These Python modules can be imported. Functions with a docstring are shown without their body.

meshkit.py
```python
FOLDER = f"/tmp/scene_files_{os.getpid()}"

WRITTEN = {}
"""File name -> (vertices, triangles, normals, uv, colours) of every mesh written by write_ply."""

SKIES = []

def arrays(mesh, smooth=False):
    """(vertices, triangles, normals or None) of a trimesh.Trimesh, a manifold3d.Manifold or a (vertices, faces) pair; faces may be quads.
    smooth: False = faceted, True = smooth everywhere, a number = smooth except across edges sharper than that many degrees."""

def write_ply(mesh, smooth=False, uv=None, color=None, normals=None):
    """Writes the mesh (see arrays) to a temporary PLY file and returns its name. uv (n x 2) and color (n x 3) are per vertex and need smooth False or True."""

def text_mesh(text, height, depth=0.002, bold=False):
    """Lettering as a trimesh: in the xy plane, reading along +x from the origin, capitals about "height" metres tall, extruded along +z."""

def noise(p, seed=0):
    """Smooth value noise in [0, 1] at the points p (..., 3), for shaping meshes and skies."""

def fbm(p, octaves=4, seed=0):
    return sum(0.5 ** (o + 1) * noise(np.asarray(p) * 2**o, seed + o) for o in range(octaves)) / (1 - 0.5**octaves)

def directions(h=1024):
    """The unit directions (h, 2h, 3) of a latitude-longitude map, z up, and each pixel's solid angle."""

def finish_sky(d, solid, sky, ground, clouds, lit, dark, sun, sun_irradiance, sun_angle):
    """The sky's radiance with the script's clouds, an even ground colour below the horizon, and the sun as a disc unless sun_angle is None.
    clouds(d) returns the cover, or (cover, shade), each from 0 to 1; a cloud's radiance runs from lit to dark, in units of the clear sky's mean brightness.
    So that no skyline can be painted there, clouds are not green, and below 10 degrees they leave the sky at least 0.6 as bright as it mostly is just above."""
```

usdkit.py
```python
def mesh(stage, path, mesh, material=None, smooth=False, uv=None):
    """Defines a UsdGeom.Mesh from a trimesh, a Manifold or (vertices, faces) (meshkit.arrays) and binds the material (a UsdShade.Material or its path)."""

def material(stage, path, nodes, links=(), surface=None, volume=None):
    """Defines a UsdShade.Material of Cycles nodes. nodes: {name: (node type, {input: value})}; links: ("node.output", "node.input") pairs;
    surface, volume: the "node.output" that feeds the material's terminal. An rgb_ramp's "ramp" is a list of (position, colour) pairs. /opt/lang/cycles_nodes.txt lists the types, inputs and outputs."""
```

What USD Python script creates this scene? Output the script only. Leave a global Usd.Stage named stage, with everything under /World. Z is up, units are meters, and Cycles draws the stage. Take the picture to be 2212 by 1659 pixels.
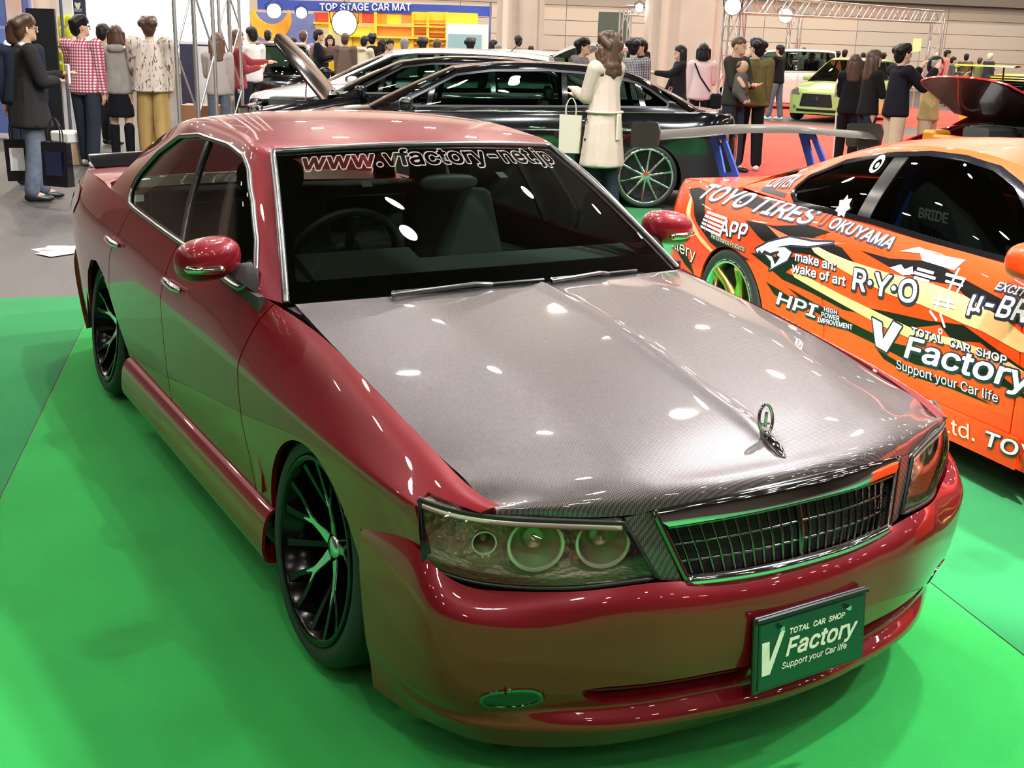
import math, random
import numpy as np, trimesh, shapely, manifold3d as m3
from shapely.geometry import Polygon, LineString, Point, box as sbox, MultiPolygon
from shapely import affinity
from scipy.interpolate import Akima1DInterpolator, CubicSpline, PchipInterpolator
from scipy.spatial import cKDTree
import usdkit, meshkit
from pxr import Usd, UsdGeom, UsdLux, UsdShade, Sdf, Gf, Vt

stage = Usd.Stage.CreateInMemory()
UsdGeom.SetStageUpAxis(stage, UsdGeom.Tokens.z)
UsdGeom.SetStageMetersPerUnit(stage, 1.0)
UsdGeom.Xform.Define(stage, '/World')
UsdGeom.Scope.Define(stage, '/World/Looks')

# ---------------------------------------------------------------- camera (metres; x runs forward along the red sedan, z up)
CAM = np.array([2.61622576, -1.81945695, 1.63739345])
YAW, PITCH, ROLL = np.radians([148.90036881, 16.75989875, -1.81135651])
FPX = 2453.18
fw = np.array([np.cos(PITCH)*np.cos(YAW), np.cos(PITCH)*np.sin(YAW), -np.sin(PITCH)])
rt = np.array([np.sin(YAW), -np.cos(YAW), 0.0]); dn = np.cross(fw, rt)
CR, SR = np.cos(ROLL), np.sin(ROLL)
RIGHT, DOWN = CR*rt + SR*dn, -SR*rt + CR*dn
cam = UsdGeom.Camera.Define(stage, '/World/camera')
cam.CreateHorizontalApertureAttr(36.0); cam.CreateVerticalApertureAttr(27.0)
cam.CreateFocalLengthAttr(36.0*FPX/2212)
M4 = np.eye(4); M4[0, :3], M4[1, :3], M4[2, :3], M4[3, :3] = RIGHT, -DOWN, -fw, CAM
cam.AddTransformOp().Set(Gf.Matrix4d(*M4.ravel().tolist()))
cam.CreateExposureAttr(EXPOSURE := 0.18)

# ---------------------------------------------------------------- light: the hall's high-bay lamps and the booth spots
HALL = math.radians(-17.0)                    # the booths run 17 degrees off the sedan's axis
E1 = np.array([math.cos(HALL), math.sin(HALL)]); E2 = np.array([-E1[1], E1[0]])

def spot_light(name, p, aim, r, power, col):
    """A booth spot: a small disc of light on a truss, turned to the cars."""
    l = UsdLux.DiskLight.Define(stage, '/World/'+name)
    l.CreateRadiusAttr(r); l.CreateIntensityAttr(power/(math.pi*math.pi*r*r)); l.CreateColorAttr(Gf.Vec3f(*col))
    d = np.array(aim, float)-np.array(p, float); d /= np.linalg.norm(d); X = np.cross([0, 1.0, .01], -d); X /= np.linalg.norm(X); Y = np.cross(-d, X)
    T = np.eye(4); T[0, :3], T[1, :3], T[2, :3], T[3, :3] = X, Y, -d, p
    l.AddTransformOp().Set(Gf.Matrix4d(*T.ravel().tolist()))

KH, KS = 62.0, 430.0
k = 0
for i in range(-9, 4):
    for j in range(-3, 8):
        if (i+j) % 2 and i < -4: continue
        q = E1*(i*4.8+1.0) + E2*(j*4.8+1.0)
        spot_light(f'high_bay_light_{k:03d}', (q[0], q[1], 9.6), (q[0]+.02, q[1], 0), .22, KH*(1.0 if i > -4 else 6.4), (1, .90, .78)); k += 1
for n, (p, aim, pw) in enumerate([((-1.6, 4.6, 6.4), (-.6, -.3, 0), 1.0), ((1.1, 4.2, 6.4), (.8, .1, 0), .9), ((4.6, -2.2, 6.2), (1.0, -.9, .3), .16), ((-4.6, -3.4, 6.2), (-2.0, -1.2, .4), .12), ((3.0, 5.2, 6.3), (.6, 2.6, .4), .6), ((-3.0, 1.4, 6.6), (-6.5, 5.2, .6), .8), ((-6.0, 1.0, 6.6), (-8.0, 5.5, .5), .8)]):
    spot_light(f'booth_spot_light_{n:03d}', p, aim, .16, KS*pw, (.93, .96, 1.0))
def profile_spot(name, p, aim, cone, power, col, r=.12):
    """A lensed booth spot with a tight cone."""
    l = UsdLux.SphereLight.Define(stage, '/World/'+name); l.CreateRadiusAttr(r); l.CreateIntensityAttr(power/(4*math.pi*math.pi*r*r)); l.CreateColorAttr(Gf.Vec3f(*col))
    sh = UsdLux.ShapingAPI.Apply(l.GetPrim()); sh.CreateShapingConeAngleAttr(cone); sh.CreateShapingConeSoftnessAttr(.4)
    d = np.array(aim, float)-np.array(p, float); d /= np.linalg.norm(d); X = np.cross([0, 1.0, .01], -d); X /= np.linalg.norm(X); Y = np.cross(-d, X)
    T = np.eye(4); T[0, :3], T[1, :3], T[2, :3], T[3, :3] = X, Y, -d, p
    l.AddTransformOp().Set(Gf.Matrix4d(*T.ravel().tolist()))
for n, (p, aim, pw) in enumerate([((2.6, -.4, 5.4), (.25, 2.25, .55), 1.0), ((.6, -.6, 5.6), (-1.4, 2.45, .6), 1.0)]):
    profile_spot(f'race_car_spot_{n:03d}', p, aim, 15.0, 3000.0*pw, (.95, .97, 1.0))
# ---------------------------------------------------------------- helpers
NAMES = {}
def unique(parent, name):
    n = NAMES.get((parent, name), 0); NAMES[(parent, name)] = n+1
    return f'{parent}/{name}' + (f'_{n:03d}' if n else '')

def path_of(parent):
    return '/World' if parent is None else str(parent.GetPath())

def setdata(p, label=None, cat=None, group=None, kind=None):
    for key, v in (('label', label), ('category', cat), ('group', group), ('kind', kind)):
        if v: p.SetCustomDataByKey(key, v)
    return p

def vnormals(v, f):
    n = np.zeros_like(v); fn = np.cross(v[f[:, 1]]-v[f[:, 0]], v[f[:, 2]]-v[f[:, 0]])
    for k in range(3):
        for a in range(3):
            n[:, a] += np.bincount(f[:, k], fn[:, a], len(v))
    l = np.linalg.norm(n, axis=1, keepdims=True)
    return n/np.maximum(l, 1e-20)

def VF(m):
    if isinstance(m, tuple):
        v, f = np.asarray(m[0], float), np.asarray(m[1], int)
        if f.shape[1] == 4: f = np.vstack([f[:, [0, 1, 2]], f[:, [0, 2, 3]]])
        return v, f
    if hasattr(m, 'to_mesh'):
        q = m.to_mesh(); return np.array(q.vert_properties[:, :3], float), np.array(q.tri_verts, int)
    return np.array(m.vertices, float), np.array(m.faces, int)

def cat(*ms):
    ms = [VF(m) for m in ms if m is not None]; ms = [m for m in ms if len(m[1])]
    if not ms: return np.zeros((0, 3)), np.zeros((0, 3), int)
    V, F, o = [], [], 0
    for v, f in ms: V.append(v); F.append(f+o); o += len(v)
    return np.vstack(V), np.vstack(F)

def obj(name, m, mat, parent=None, smooth=30, label=None, cat=None, group=None, kind=None, normals=None):
    v, f = VF(m)
    path = unique(path_of(parent), name)
    if smooth is True or normals is not None:
        g = usdkit.mesh(stage, path, (v, f), mat)
        n = vnormals(v, f) if normals is None else normals
        g.CreateNormalsAttr(Vt.Vec3fArray.FromNumpy(n.astype(np.float32))); g.SetNormalsInterpolation('vertex')
    else:
        if smooth and len(f): v, f = weld(v, f)
        g = usdkit.mesh(stage, path, (v, f), mat, smooth=smooth)
    return setdata(g.GetPrim(), label, cat, group, kind)

def weld(v, f, tol=1e-6):
    q = np.round(v/tol).astype(np.int64); u, first, inv = np.unique(q, axis=0, return_index=True, return_inverse=True)
    f = inv.reshape(-1)[f]; ok = (f[:, 0] != f[:, 1]) & (f[:, 1] != f[:, 2]) & (f[:, 0] != f[:, 2])
    return v[first], f[ok]

def thing(name, label, cat, loc=(0, 0, 0), rz=0.0, group=None, kind=None):
    x = UsdGeom.Xform.Define(stage, unique('/World', name))
    x.AddTranslateOp().Set(Gf.Vec3d(*map(float, loc))); x.AddRotateZOp().Set(float(math.degrees(rz)))
    return setdata(x.GetPrim(), label, cat, group, kind)

def dup(root, loc, rz, label=None, group=None):
    was = root.GetCustomData(); base = root.GetName().rstrip('0123456789').rstrip('_') if root.GetName()[-3:].isdigit() else root.GetName()
    r = thing(base, label or was['label'], was['category'], loc, rz, group or was.get('group'))
    r.GetReferences().AddInternalReference(root.GetPath()); r.SetInstanceable(True)
    return r

MATS = {}
def mat(name, color=(.5, .5, .5), rough=.5, metal=0.0, coat=0.0, emit=None, strength=0.0, spec=.5, bump=None, vary=None, **kw):
    """A principled material; bump=(scale, distance), vary=(scale, second colour)."""
    if name in MATS: return MATS[name]
    p = dict(base_color=color, roughness=rough, metallic=metal, coat_weight=coat, coat_roughness=.02, specular_ior_level=spec, **kw)
    if emit: p.update(emission_color=emit, emission_strength=strength)
    n, l = {'p': ('principled_bsdf', p)}, []
    if bump or vary: n['tc'] = ('texture_coordinate', {})
    if vary:
        n['nz'] = ('noise_texture', {'scale': vary[0], 'detail': 4.0, 'roughness': .6}); n['rp'] = ('rgb_ramp', {'ramp': [(.3, color), (.7, vary[1])]})
        l += [('tc.object', 'nz.vector'), ('nz.fac', 'rp.fac'), ('rp.color', 'p.base_color')]
    if bump:
        n['nb'] = ('noise_texture', {'scale': bump[0], 'detail': 3.0}); n['b'] = ('bump', {'distance': bump[1], 'strength': 1.0})
        l += [('tc.object', 'nb.vector'), ('nb.fac', 'b.height'), ('b.normal', 'p.normal')]
    MATS[name] = usdkit.material(stage, '/World/Looks/'+name, n, l, surface='p.BSDF')
    return MATS[name]

def glow(name, color, strength):
    if name not in MATS:
        MATS[name] = usdkit.material(stage, '/World/Looks/'+name, {'e': ('emission', {'color': color, 'strength': strength})}, [], surface='e.emission')
    return MATS[name]

def pane(name, tint, refl=1.0, clear=1.0):
    """Car or shop glass: see-through with a tint, mirror-like by fresnel."""
    if name not in MATS:
        n = {'t': ('transparent_bsdf', {'color': tint}), 'g': ('glossy_bsdf', {'color': (refl,)*3, 'roughness': 0.005}), 'f': ('fresnel', {'IOR': 1.5}), 'm': ('mix_closure', {})}
        MATS[name] = usdkit.material(stage, '/World/Looks/'+name, n, [('f.fac', 'm.fac'), ('t.BSDF', 'm.closure1'), ('g.BSDF', 'm.closure2')], surface='m.closure')
    return MATS[name]

# ---- shapes
def box(x0, x1, y0, y1, z0, z1, ch=0.0):
    if ch <= 0:
        m = trimesh.creation.box(bounds=[[min(x0, x1), min(y0, y1), min(z0, z1)], [max(x0, x1), max(y0, y1), max(z0, z1)]]); return VF(m)
    P = []
    for sx, x in ((1, x0), (-1, x1)):
        for sy, y in ((1, y0), (-1, y1)):
            for sz, z in ((1, z0), (-1, z1)):
                P += [(x, y+sy*ch, z+sz*ch), (x+sx*ch, y, z+sz*ch), (x+sx*ch, y+sy*ch, z)]
    return VF(m3.Manifold.hull_points(np.array(P, float)))

def xf(m, rot=None, t=(0, 0, 0), s=None):
    v, f = VF(m)
    if s is not None: v = v*np.asarray(s)
    if rot is not None: v = v @ np.asarray(rot).T
    return v+np.asarray(t, float), f

def rotx(a): c, s = math.cos(a), math.sin(a); return np.array([[1, 0, 0], [0, c, -s], [0, s, c]])
def roty(a): c, s = math.cos(a), math.sin(a); return np.array([[c, 0, s], [0, 1, 0], [-s, 0, c]])
def rotz(a): c, s = math.cos(a), math.sin(a); return np.array([[c, -s, 0], [s, c, 0], [0, 0, 1]])

def mir(m):
    v, f = VF(m); return v*[1, -1, 1], f[:, ::-1]

def tube(pts, r, n=8, closed=False, caps=True):
    P = np.asarray(pts, float); K = len(P); R = np.broadcast_to(np.asarray(r, float), (K,))
    T = (np.roll(P, -1, 0)-np.roll(P, 1, 0)) if closed else np.gradient(P, axis=0)
    T /= np.maximum(np.linalg.norm(T, axis=1, keepdims=True), 1e-12)
    u = np.cross(T[0], [0, 0, 1.0]); u = u if np.linalg.norm(u) > .1 else np.cross(T[0], [0, 1.0, 0]); u /= np.linalg.norm(u)
    V, a = [], np.linspace(0, 2*np.pi, n, endpoint=False)
    for i in range(K):
        u = u-T[i]*(u@T[i]); u /= np.linalg.norm(u); w = np.cross(T[i], u)
        V.append(P[i]+R[i]*(np.cos(a)[:, None]*u+np.sin(a)[:, None]*w))
    V = np.vstack(V); F = []
    for i in range(K if closed else K-1):
        j = (i+1) % K
        for b in range(n):
            c = (b+1) % n; F += [(i*n+b, i*n+c, j*n+c), (i*n+b, j*n+c, j*n+b)]
    if caps and not closed:
        for b in range(1, n-1): F += [(0, b+1, b), ((K-1)*n, (K-1)*n+b, (K-1)*n+b+1)]
    return V, np.array(F)

def rod(a, b, r, n=8): return tube([a, b], r, n)

def lathe(prof, n=32, axis='y'):
    """prof: (radius, height) along the axis, open or closed."""
    pr = np.asarray(prof, float); K = len(pr); a = np.linspace(0, 2*np.pi, n, endpoint=False)
    V = np.stack([np.outer(pr[:, 0], np.cos(a)), np.outer(pr[:, 0], np.sin(a)), np.repeat(pr[:, 1:2], n, 1)], -1).reshape(-1, 3); F = []
    for i in range(K-1):
        for b in range(n):
            c = (b+1) % n; F += [(i*n+b, i*n+c, (i+1)*n+c), (i*n+b, (i+1)*n+c, (i+1)*n+b)]
    F = np.array(F)
    if axis == 'y': V = V[:, [0, 2, 1]]*[1, -1, 1]                    # height runs towards -y (outwards on the car's right)
    elif axis == 'x': V = V[:, [2, 0, 1]]
    return weld(V, F)

def earcut(poly):
    import mapbox_earcut as me
    ext = np.array(poly.exterior.coords)[:-1]; rings, V = [len(ext)], [ext]
    for h in poly.interiors:
        q = np.array(h.coords)[:-1]; V.append(q); rings.append(rings[-1]+len(q))
    V = np.vstack(V)[:, :2]
    return V, np.array(me.triangulate_float64(V, np.array(rings, np.uint32))).reshape(-1, 3).astype(int)

def polys(g):
    return [p for p in getattr(g, 'geoms', [g]) if p.geom_type == 'Polygon' and p.area > 1e-9]

def prism(poly, d0, d1):
    """Extrudes a shapely polygon (in xy) from z=d0 to z=d1."""
    out = []
    for p in polys(poly):
        p = shapely.geometry.polygon.orient(p)
        V, F = earcut(p); n = len(V)
        a = V[F]; cr = (a[:, 1]-a[:, 0])[:, 0]*(a[:, 2]-a[:, 0])[:, 1]-(a[:, 1]-a[:, 0])[:, 1]*(a[:, 2]-a[:, 0])[:, 0]
        F = np.where((cr < 0)[:, None], F[:, ::-1], F)
        top, bot = np.c_[V, np.full(n, d1)], np.c_[V, np.full(n, d0)]
        S, o = [], 0
        for ring in [p.exterior, *p.interiors]:
            k = len(ring.coords)-1
            for i in range(k):
                a, b = o+i, o+(i+1) % k; S += [(a, b, b+n), (a, b+n, a+n)]
            o += k
        out.append((np.vstack([bot, top]), np.vstack([F[:, ::-1], F+n, np.array(S)])))
    return cat(*out)

def spline(P, n, par=None, kind='cubic'):
    P = np.asarray(P, float)
    t = np.r_[0, np.cumsum(np.linalg.norm(np.diff(P, axis=0), axis=1))] if par is None else np.asarray(par, float)
    s = np.linspace(t[0], t[-1], n)
    if len(P) < 3: return np.stack([np.interp(s, t, P[:, k]) for k in range(P.shape[1])], 1)
    g = {'cubic': lambda: CubicSpline(t, P, bc_type='natural'), 'akima': lambda: Akima1DInterpolator(t, P, method='makima'), 'pchip': lambda: PchipInterpolator(t, P)}[kind]()
    return g(s)

def gridmesh(G, flip=False):
    nu, nv = G.shape[:2]; V = G.reshape(-1, 3); i = np.arange(nu*nv).reshape(nu, nv)
    a, b, c, d = i[:-1, :-1].ravel(), i[1:, :-1].ravel(), i[1:, 1:].ravel(), i[:-1, 1:].ravel()
    F = np.vstack([np.c_[a, b, c], np.c_[a, c, d]])
    return V, (F[:, ::-1] if flip else F)

def loft(rows, nu, nv, ku='cubic', kv='akima', flip=False, crease=()):
    """A surface through control rows (each a list of points); crease: row numbers kept sharp."""
    R = np.stack([spline(r, nu, kind=ku) for r in rows])                # rows x nu x 3
    chord = np.r_[0, np.cumsum(np.linalg.norm(np.diff(R, axis=0), axis=2).mean(1))]
    cuts = [0, *crease, len(rows)-1]; out = []
    for a, b in zip(cuts[:-1], cuts[1:]):
        n = max(2, int(round(nv*(chord[b]-chord[a])/chord[-1]))+1)
        S = np.stack([spline(R[a:b+1, i], n, chord[a:b+1], kv) for i in range(nu)])
        out.append(S if not out else S[:, 1:])
    return gridmesh(np.concatenate(out, 1), flip)

def clip(m, poly, proj=(0, 2), inside=True):
    """Keeps the part of a sheet whose projection on two axes (or proj(V)) lies inside (outside) the polygon."""
    V, F = VF(m); Q = proj(V) if callable(proj) else V[:, list(proj)]
    if isinstance(poly, (list, np.ndarray)): poly = Polygon(poly)
    shapely.prepare(poly)
    T = shapely.polygons(Q[F]); win = shapely.intersects(poly, T); full = shapely.contains_properly(poly, T)
    keep = full if inside else ~win
    part = np.nonzero(win & ~full)[0]
    nV, nF, o = [], [], len(V)
    inter = shapely.intersection(T[part], poly) if inside else shapely.difference(T[part], poly)
    for fi, g in zip(part, inter):
        q = Q[F[fi]]; A = np.array([q[1]-q[0], q[2]-q[0]]).T; det = np.linalg.det(A)
        if abs(det) < 1e-14: continue
        Ai = np.linalg.inv(A)
        for p in polys(g):
            p2, f2 = earcut(p)
            a = p2[f2]; cr = (a[:, 1]-a[:, 0])[:, 0]*(a[:, 2]-a[:, 0])[:, 1]-(a[:, 1]-a[:, 0])[:, 1]*(a[:, 2]-a[:, 0])[:, 0]
            f2 = f2[np.abs(cr) > 1e-12]; cr = cr[np.abs(cr) > 1e-12]
            f2 = np.where((cr*det < 0)[:, None], f2[:, ::-1], f2)
            st = (p2-q[0]) @ Ai.T; w = np.c_[1-st.sum(1), st]
            nV.append(w @ V[F[fi]]); nF.append(f2+o); o += len(p2)
    V = np.vstack([V]+nV); F = np.vstack([F[keep]]+nF)
    used, inv = np.unique(F, return_inverse=True)
    return weld(V[used], inv.reshape(-1, 3), 2e-6)

def offset(m, d):
    v, f = VF(m); return v+vnormals(v, f)*d, f

def rim_edges(f):
    e = np.vstack([f[:, [0, 1]], f[:, [1, 2]], f[:, [2, 0]]]); key = np.sort(e, 1)
    u, inv, cnt = np.unique(key, axis=0, return_inverse=True, return_counts=True)
    return e[cnt[inv.reshape(-1)] == 1]

def panel(m, depth=.012, back=False):
    """Gives a sheet a turned-in edge (and a back when asked) so that it reads as sheet metal."""
    v, f = VF(m); n = vnormals(v, f); e = rim_edges(f)
    a, b = v[e[:, 0]], v[e[:, 1]]; na, nb = n[e[:, 0]]*depth, n[e[:, 1]]*depth; k = len(e); i = np.arange(k)
    rv = np.vstack([a, b, b-nb, a-na]); rf = np.vstack([np.c_[i, i+3*k, i+k], np.c_[i+k, i+3*k, i+2*k]])
    parts = [(v, f), weld(rv, rf)]
    if back: parts.append((v-n*depth, f[:, ::-1]))
    return cat(*parts)

def decal(m, poly, proj=(0, 2), d=.0015, thick=None):
    return offset(clip(m, poly, proj), d)

TXT = {}
def text_poly(text, h=1.0, bold=False):
    if (text, bold) not in TXT:
        t = meshkit.text_mesh(text, 1.0, .01, bold); v, f = VF(t)
        f = f[np.all(v[f][:, :, 2] < 1e-6, 1)]
        TXT[(text, bold)] = shapely.union_all(shapely.polygons(v[f][:, :, :2])).buffer(.002).simplify(.004)
    return affinity.scale(TXT[(text, bold)], h, h, origin=(0, 0))

def place(poly, x, y, rot=0.0, skew=0.0, w=None):
    """Slants, stretches to width w, turns (degrees) and moves a flat shape."""
    if skew: poly = affinity.skew(poly, xs=skew, origin=(0, 0))
    a = poly.bounds
    if w: poly = affinity.scale(poly, w/(a[2]-a[0]), 1, origin=(a[0], 0)); a = poly.bounds
    poly = affinity.translate(poly, -a[0], 0)
    return affinity.translate(affinity.rotate(poly, rot, origin=(0, 0)), x, y)

def smooth_poly(pts, n=8):
    P = np.asarray(pts, float); P = np.vstack([P, P[:1]])
    t = np.r_[0, np.cumsum(np.linalg.norm(np.diff(P, axis=0), axis=1))]
    c = CubicSpline(t, P, bc_type='periodic'); return Polygon(c(np.linspace(0, t[-1], n*len(P)))[:-1])

def rounded(pts, r):
    return Polygon(pts).buffer(-r, join_style='round').buffer(r, quad_segs=6)
# ---------------------------------------------------------------- the hall
def e(s, t, z=0.0): q = E1*s+E2*t; return np.array([q[0], q[1], z])
def toE(m): v, f = VF(m); return np.c_[np.outer(v[:, 0], E1)+np.outer(v[:, 1], E2), v[:, 2]], f
def at(px, py, d):
    """The point seen at a pixel of the 2212 x 1659 frame at d metres along the view axis."""
    return CAM+d*(fw+RIGHT*(px-1106)/FPX+DOWN*(py-829.5)/FPX)
def floor_at(px, py, z=0.0):
    r = fw+RIGHT*(px-1106)/FPX+DOWN*(py-829.5)/FPX; return CAM+r*(z-CAM[2])/r[2]
def on_floor(px, d, z=1.2):
    """The floor point below what is seen d metres ahead in a pixel column at height z."""
    a, b = at(px, 0, d), at(px, 400, d); k_ = a+(b-a)*((a[2]-z)/(a[2]-b[2])); return np.array([k_[0], k_[1], 0.0])
def slab(poly, z0, z1, name, m, **kw): return obj(name, toE(prism(poly, z0, z1)), m, None, smooth=False, **kw)
SMIN, SMAX, TMIN, TMAX, HZ = -46, 24, -26, 46, 11.0
FLOOR = mat('hall_floor', (.075, .068, .064), .6, vary=(1.2, (.060, .055, .052)), bump=(300.0, .001))
slab(sbox(SMIN, TMIN, SMAX, TMAX), -.4, -.003, 'floor', FLOOR, kind='structure')
WALL = mat('wall_concrete', (.62, .51, .425), .85, vary=(.8, (.57, .47, .39)))
CEIL = mat('ceiling_panels', (.10, .082, .075), .9); WALLD = mat('wall_dim', (.16, .13, .115), .9)
slab(sbox(SMIN, TMIN, SMAX, TMAX), HZ, HZ+.3, 'ceiling', CEIL, kind='structure')
for nm, q in (('wall_left', sbox(SMIN, TMIN-.4, SMAX, TMIN)), ('wall_right', sbox(SMIN, TMAX, SMAX, TMAX+.4)), ('wall_front', sbox(SMAX, TMIN, SMAX+.4, TMAX))):
    slab(q, -.4, HZ, nm, WALLD, kind='structure')
wback = slab(sbox(SMIN-.4, TMIN, SMIN, TMAX), -.4, HZ, 'wall_back', WALL, kind='structure', label='far beige hall wall of wide panels')
PAN = [mat('wall_panel', (.66, .55, .46), .8), mat('wall_panel_warm', (.68, .56, .465), .8), mat('wall_panel_grey', (.62, .53, .45), .8)]
rng = random.Random(3)
for r in range(6):
    for c in range(9):
        t0 = 4.0+c*4.6; z0 = .1+r*.62
        obj('wall_panel', toE(box(SMIN, SMIN+.06, t0+.015, t0+4.585, z0+.012, z0+.608)), PAN[rng.randrange(3)], wback, smooth=False)
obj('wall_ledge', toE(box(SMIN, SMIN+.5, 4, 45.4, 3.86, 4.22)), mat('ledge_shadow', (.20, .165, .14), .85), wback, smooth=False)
obj('upper_band', toE(box(SMIN, SMIN+.3, 4, 20, 4.25, 4.9)), mat('teal_band', (.30, .42, .40), .7), wback, smooth=False)
COLM = mat('column_concrete', (.60, .50, .435), .85, vary=(1.5, (.54, .455, .395)))
def column(px0, px1, d, nm):
    a, b = on_floor(px0, d), on_floor(px1, d); c = (a+b)/2; w = np.linalg.norm(b-a)
    m = cat(box(-w*.5, w*.5, -w*.34, w*.34, 0, HZ, .05), box(-w*.36, w*.36, -w*.42, w*.42, 0, HZ, .03))
    return obj(nm, xf(m, rotz(math.radians(58.9)), c), COLM, None, smooth=False, kind='structure')
column(1392, 1548, 33.0, 'trim_1'); column(1072, 1172, 40.0, 'trim_2'); column(20, 105, 30, 'trim_3')
c_ = on_floor(1090, 38.5); obj('trim_4', xf(lathe([(.11, 0), (.11, HZ)], 16, 'z'), None, c_), mat('pipe_white', (.75, .66, .58), .5), None, smooth=True, kind='structure')
c_ = on_floor(1431, 31.6); obj('trim_5', xf(lathe([(.10, 0), (.10, HZ)], 16, 'z'), None, c_), mat('pipe_beige', (.62, .50, .42), .5), None, smooth=True, kind='structure')
dr = on_floor(1322, 46.0); obj('door_1', xf(box(-.62, .62, -.1, .1, 0, 2.9), rotz(math.radians(58.9)), dr), mat('door_dark', (.10, .12, .10), .6), None, smooth=False, kind='structure', label='dark doorway in the far wall')

def carpet_mat(name, a, b, bright=1.0):
    n = {'tc': ('texture_coordinate', {}), 'n1': ('noise_texture', {'scale': 420.0, 'detail': 2.0, 'roughness': .7}), 'n2': ('noise_texture', {'scale': 2.2, 'detail': 3.0}), 'r1': ('rgb_ramp', {'ramp': [(.3, a), (.7, b)]}),
         'r2': ('rgb_ramp', {'ramp': [(.3, (.86,)*3), (.7, (1.0,)*3)]}), 'mx': ('mix', {'mix_type': 'multiply', 'fac': 1.0}), 'bp': ('bump', {'distance': .0025, 'strength': .8}), 'p': ('principled_bsdf', {'roughness': .95, 'specular_ior_level': .1, 'sheen_weight': .15})}
    l = [('tc.object', 'n1.vector'), ('tc.object', 'n2.vector'), ('n1.fac', 'r1.fac'), ('n2.fac', 'r2.fac'), ('r1.color', 'mx.color1'), ('r2.color', 'mx.color2'), ('mx.color', 'p.base_color'), ('n1.fac', 'bp.height'), ('bp.normal', 'p.normal')]
    return usdkit.material(stage, '/World/Looks/'+name, n, l, surface='p.BSDF')
GA = carpet_mat('green_carpet', (.012, .32, .050), (.022, .44, .072)); GB_ = carpet_mat('green_carpet_turned', (.010, .20, .052), (.017, .28, .072)); RC = carpet_mat('red_carpet', (.62, .050, .030), (.74, .075, .045))
gs = [obj('green_carpet', toE(prism(sbox(-4.5, t0, 7.0, t1), -.003, 0)), m, None, smooth=False, label=lb, cat='carpet') for t0, t1, m, lb in
      ((-1.83, 1.175, GA, 'bright green carpet strip under the dark red sedan'), (-5.0, -1.836, GB_, 'darker green carpet strip at the left edge of the picture'), (1.181, 4.3, GB_, 'darker green carpet strip under the orange race coupe'))]
obj('green_carpet', toE(prism(sbox(-4.55, 4.306, 7.0, 6.0).union(sbox(-9.4, 1.2, -4.56, 3.42)), -.003, 0)), GB_, None, smooth=False, label='green carpet under the black sedan with chrome wheels', cat='carpet')
def floor_poly(pix): return Polygon([tuple(floor_at(*p)[:2]) for p in pix])
GREEN_AREA = Polygon([tuple(E1*a+E2*b) for a, b in ((-9.4, 1.2), (-9.4, 3.45), (-4.5, 3.45), (-4.5, 6.0), (7, 6.0), (7, 1.2))]).buffer(.02)
def wslab(name, pix, m, lb, c='carpet', z=(-.003, 0.0)): v, f = prism(floor_poly(pix).difference(GREEN_AREA), *z); return obj(name, (v, f), m, None, smooth=False, label=lb, cat=c)
wslab('red_carpet', [(1560, 395), (1720, 398), (2000, 390), (2300, 360), (2300, 318), (2000, 296), (1830, 277), (1690, 266), (1600, 262), (1545, 300)], RC, 'red carpet in front of the olive jacket man')
wslab('red_carpet', [(1560, 236), (1680, 250), (1840, 262), (2000, 278), (2300, 300), (2300, 262), (2000, 236), (1800, 222), (1640, 208)], RC, 'far red carpet under the lime green hatchback')
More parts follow.
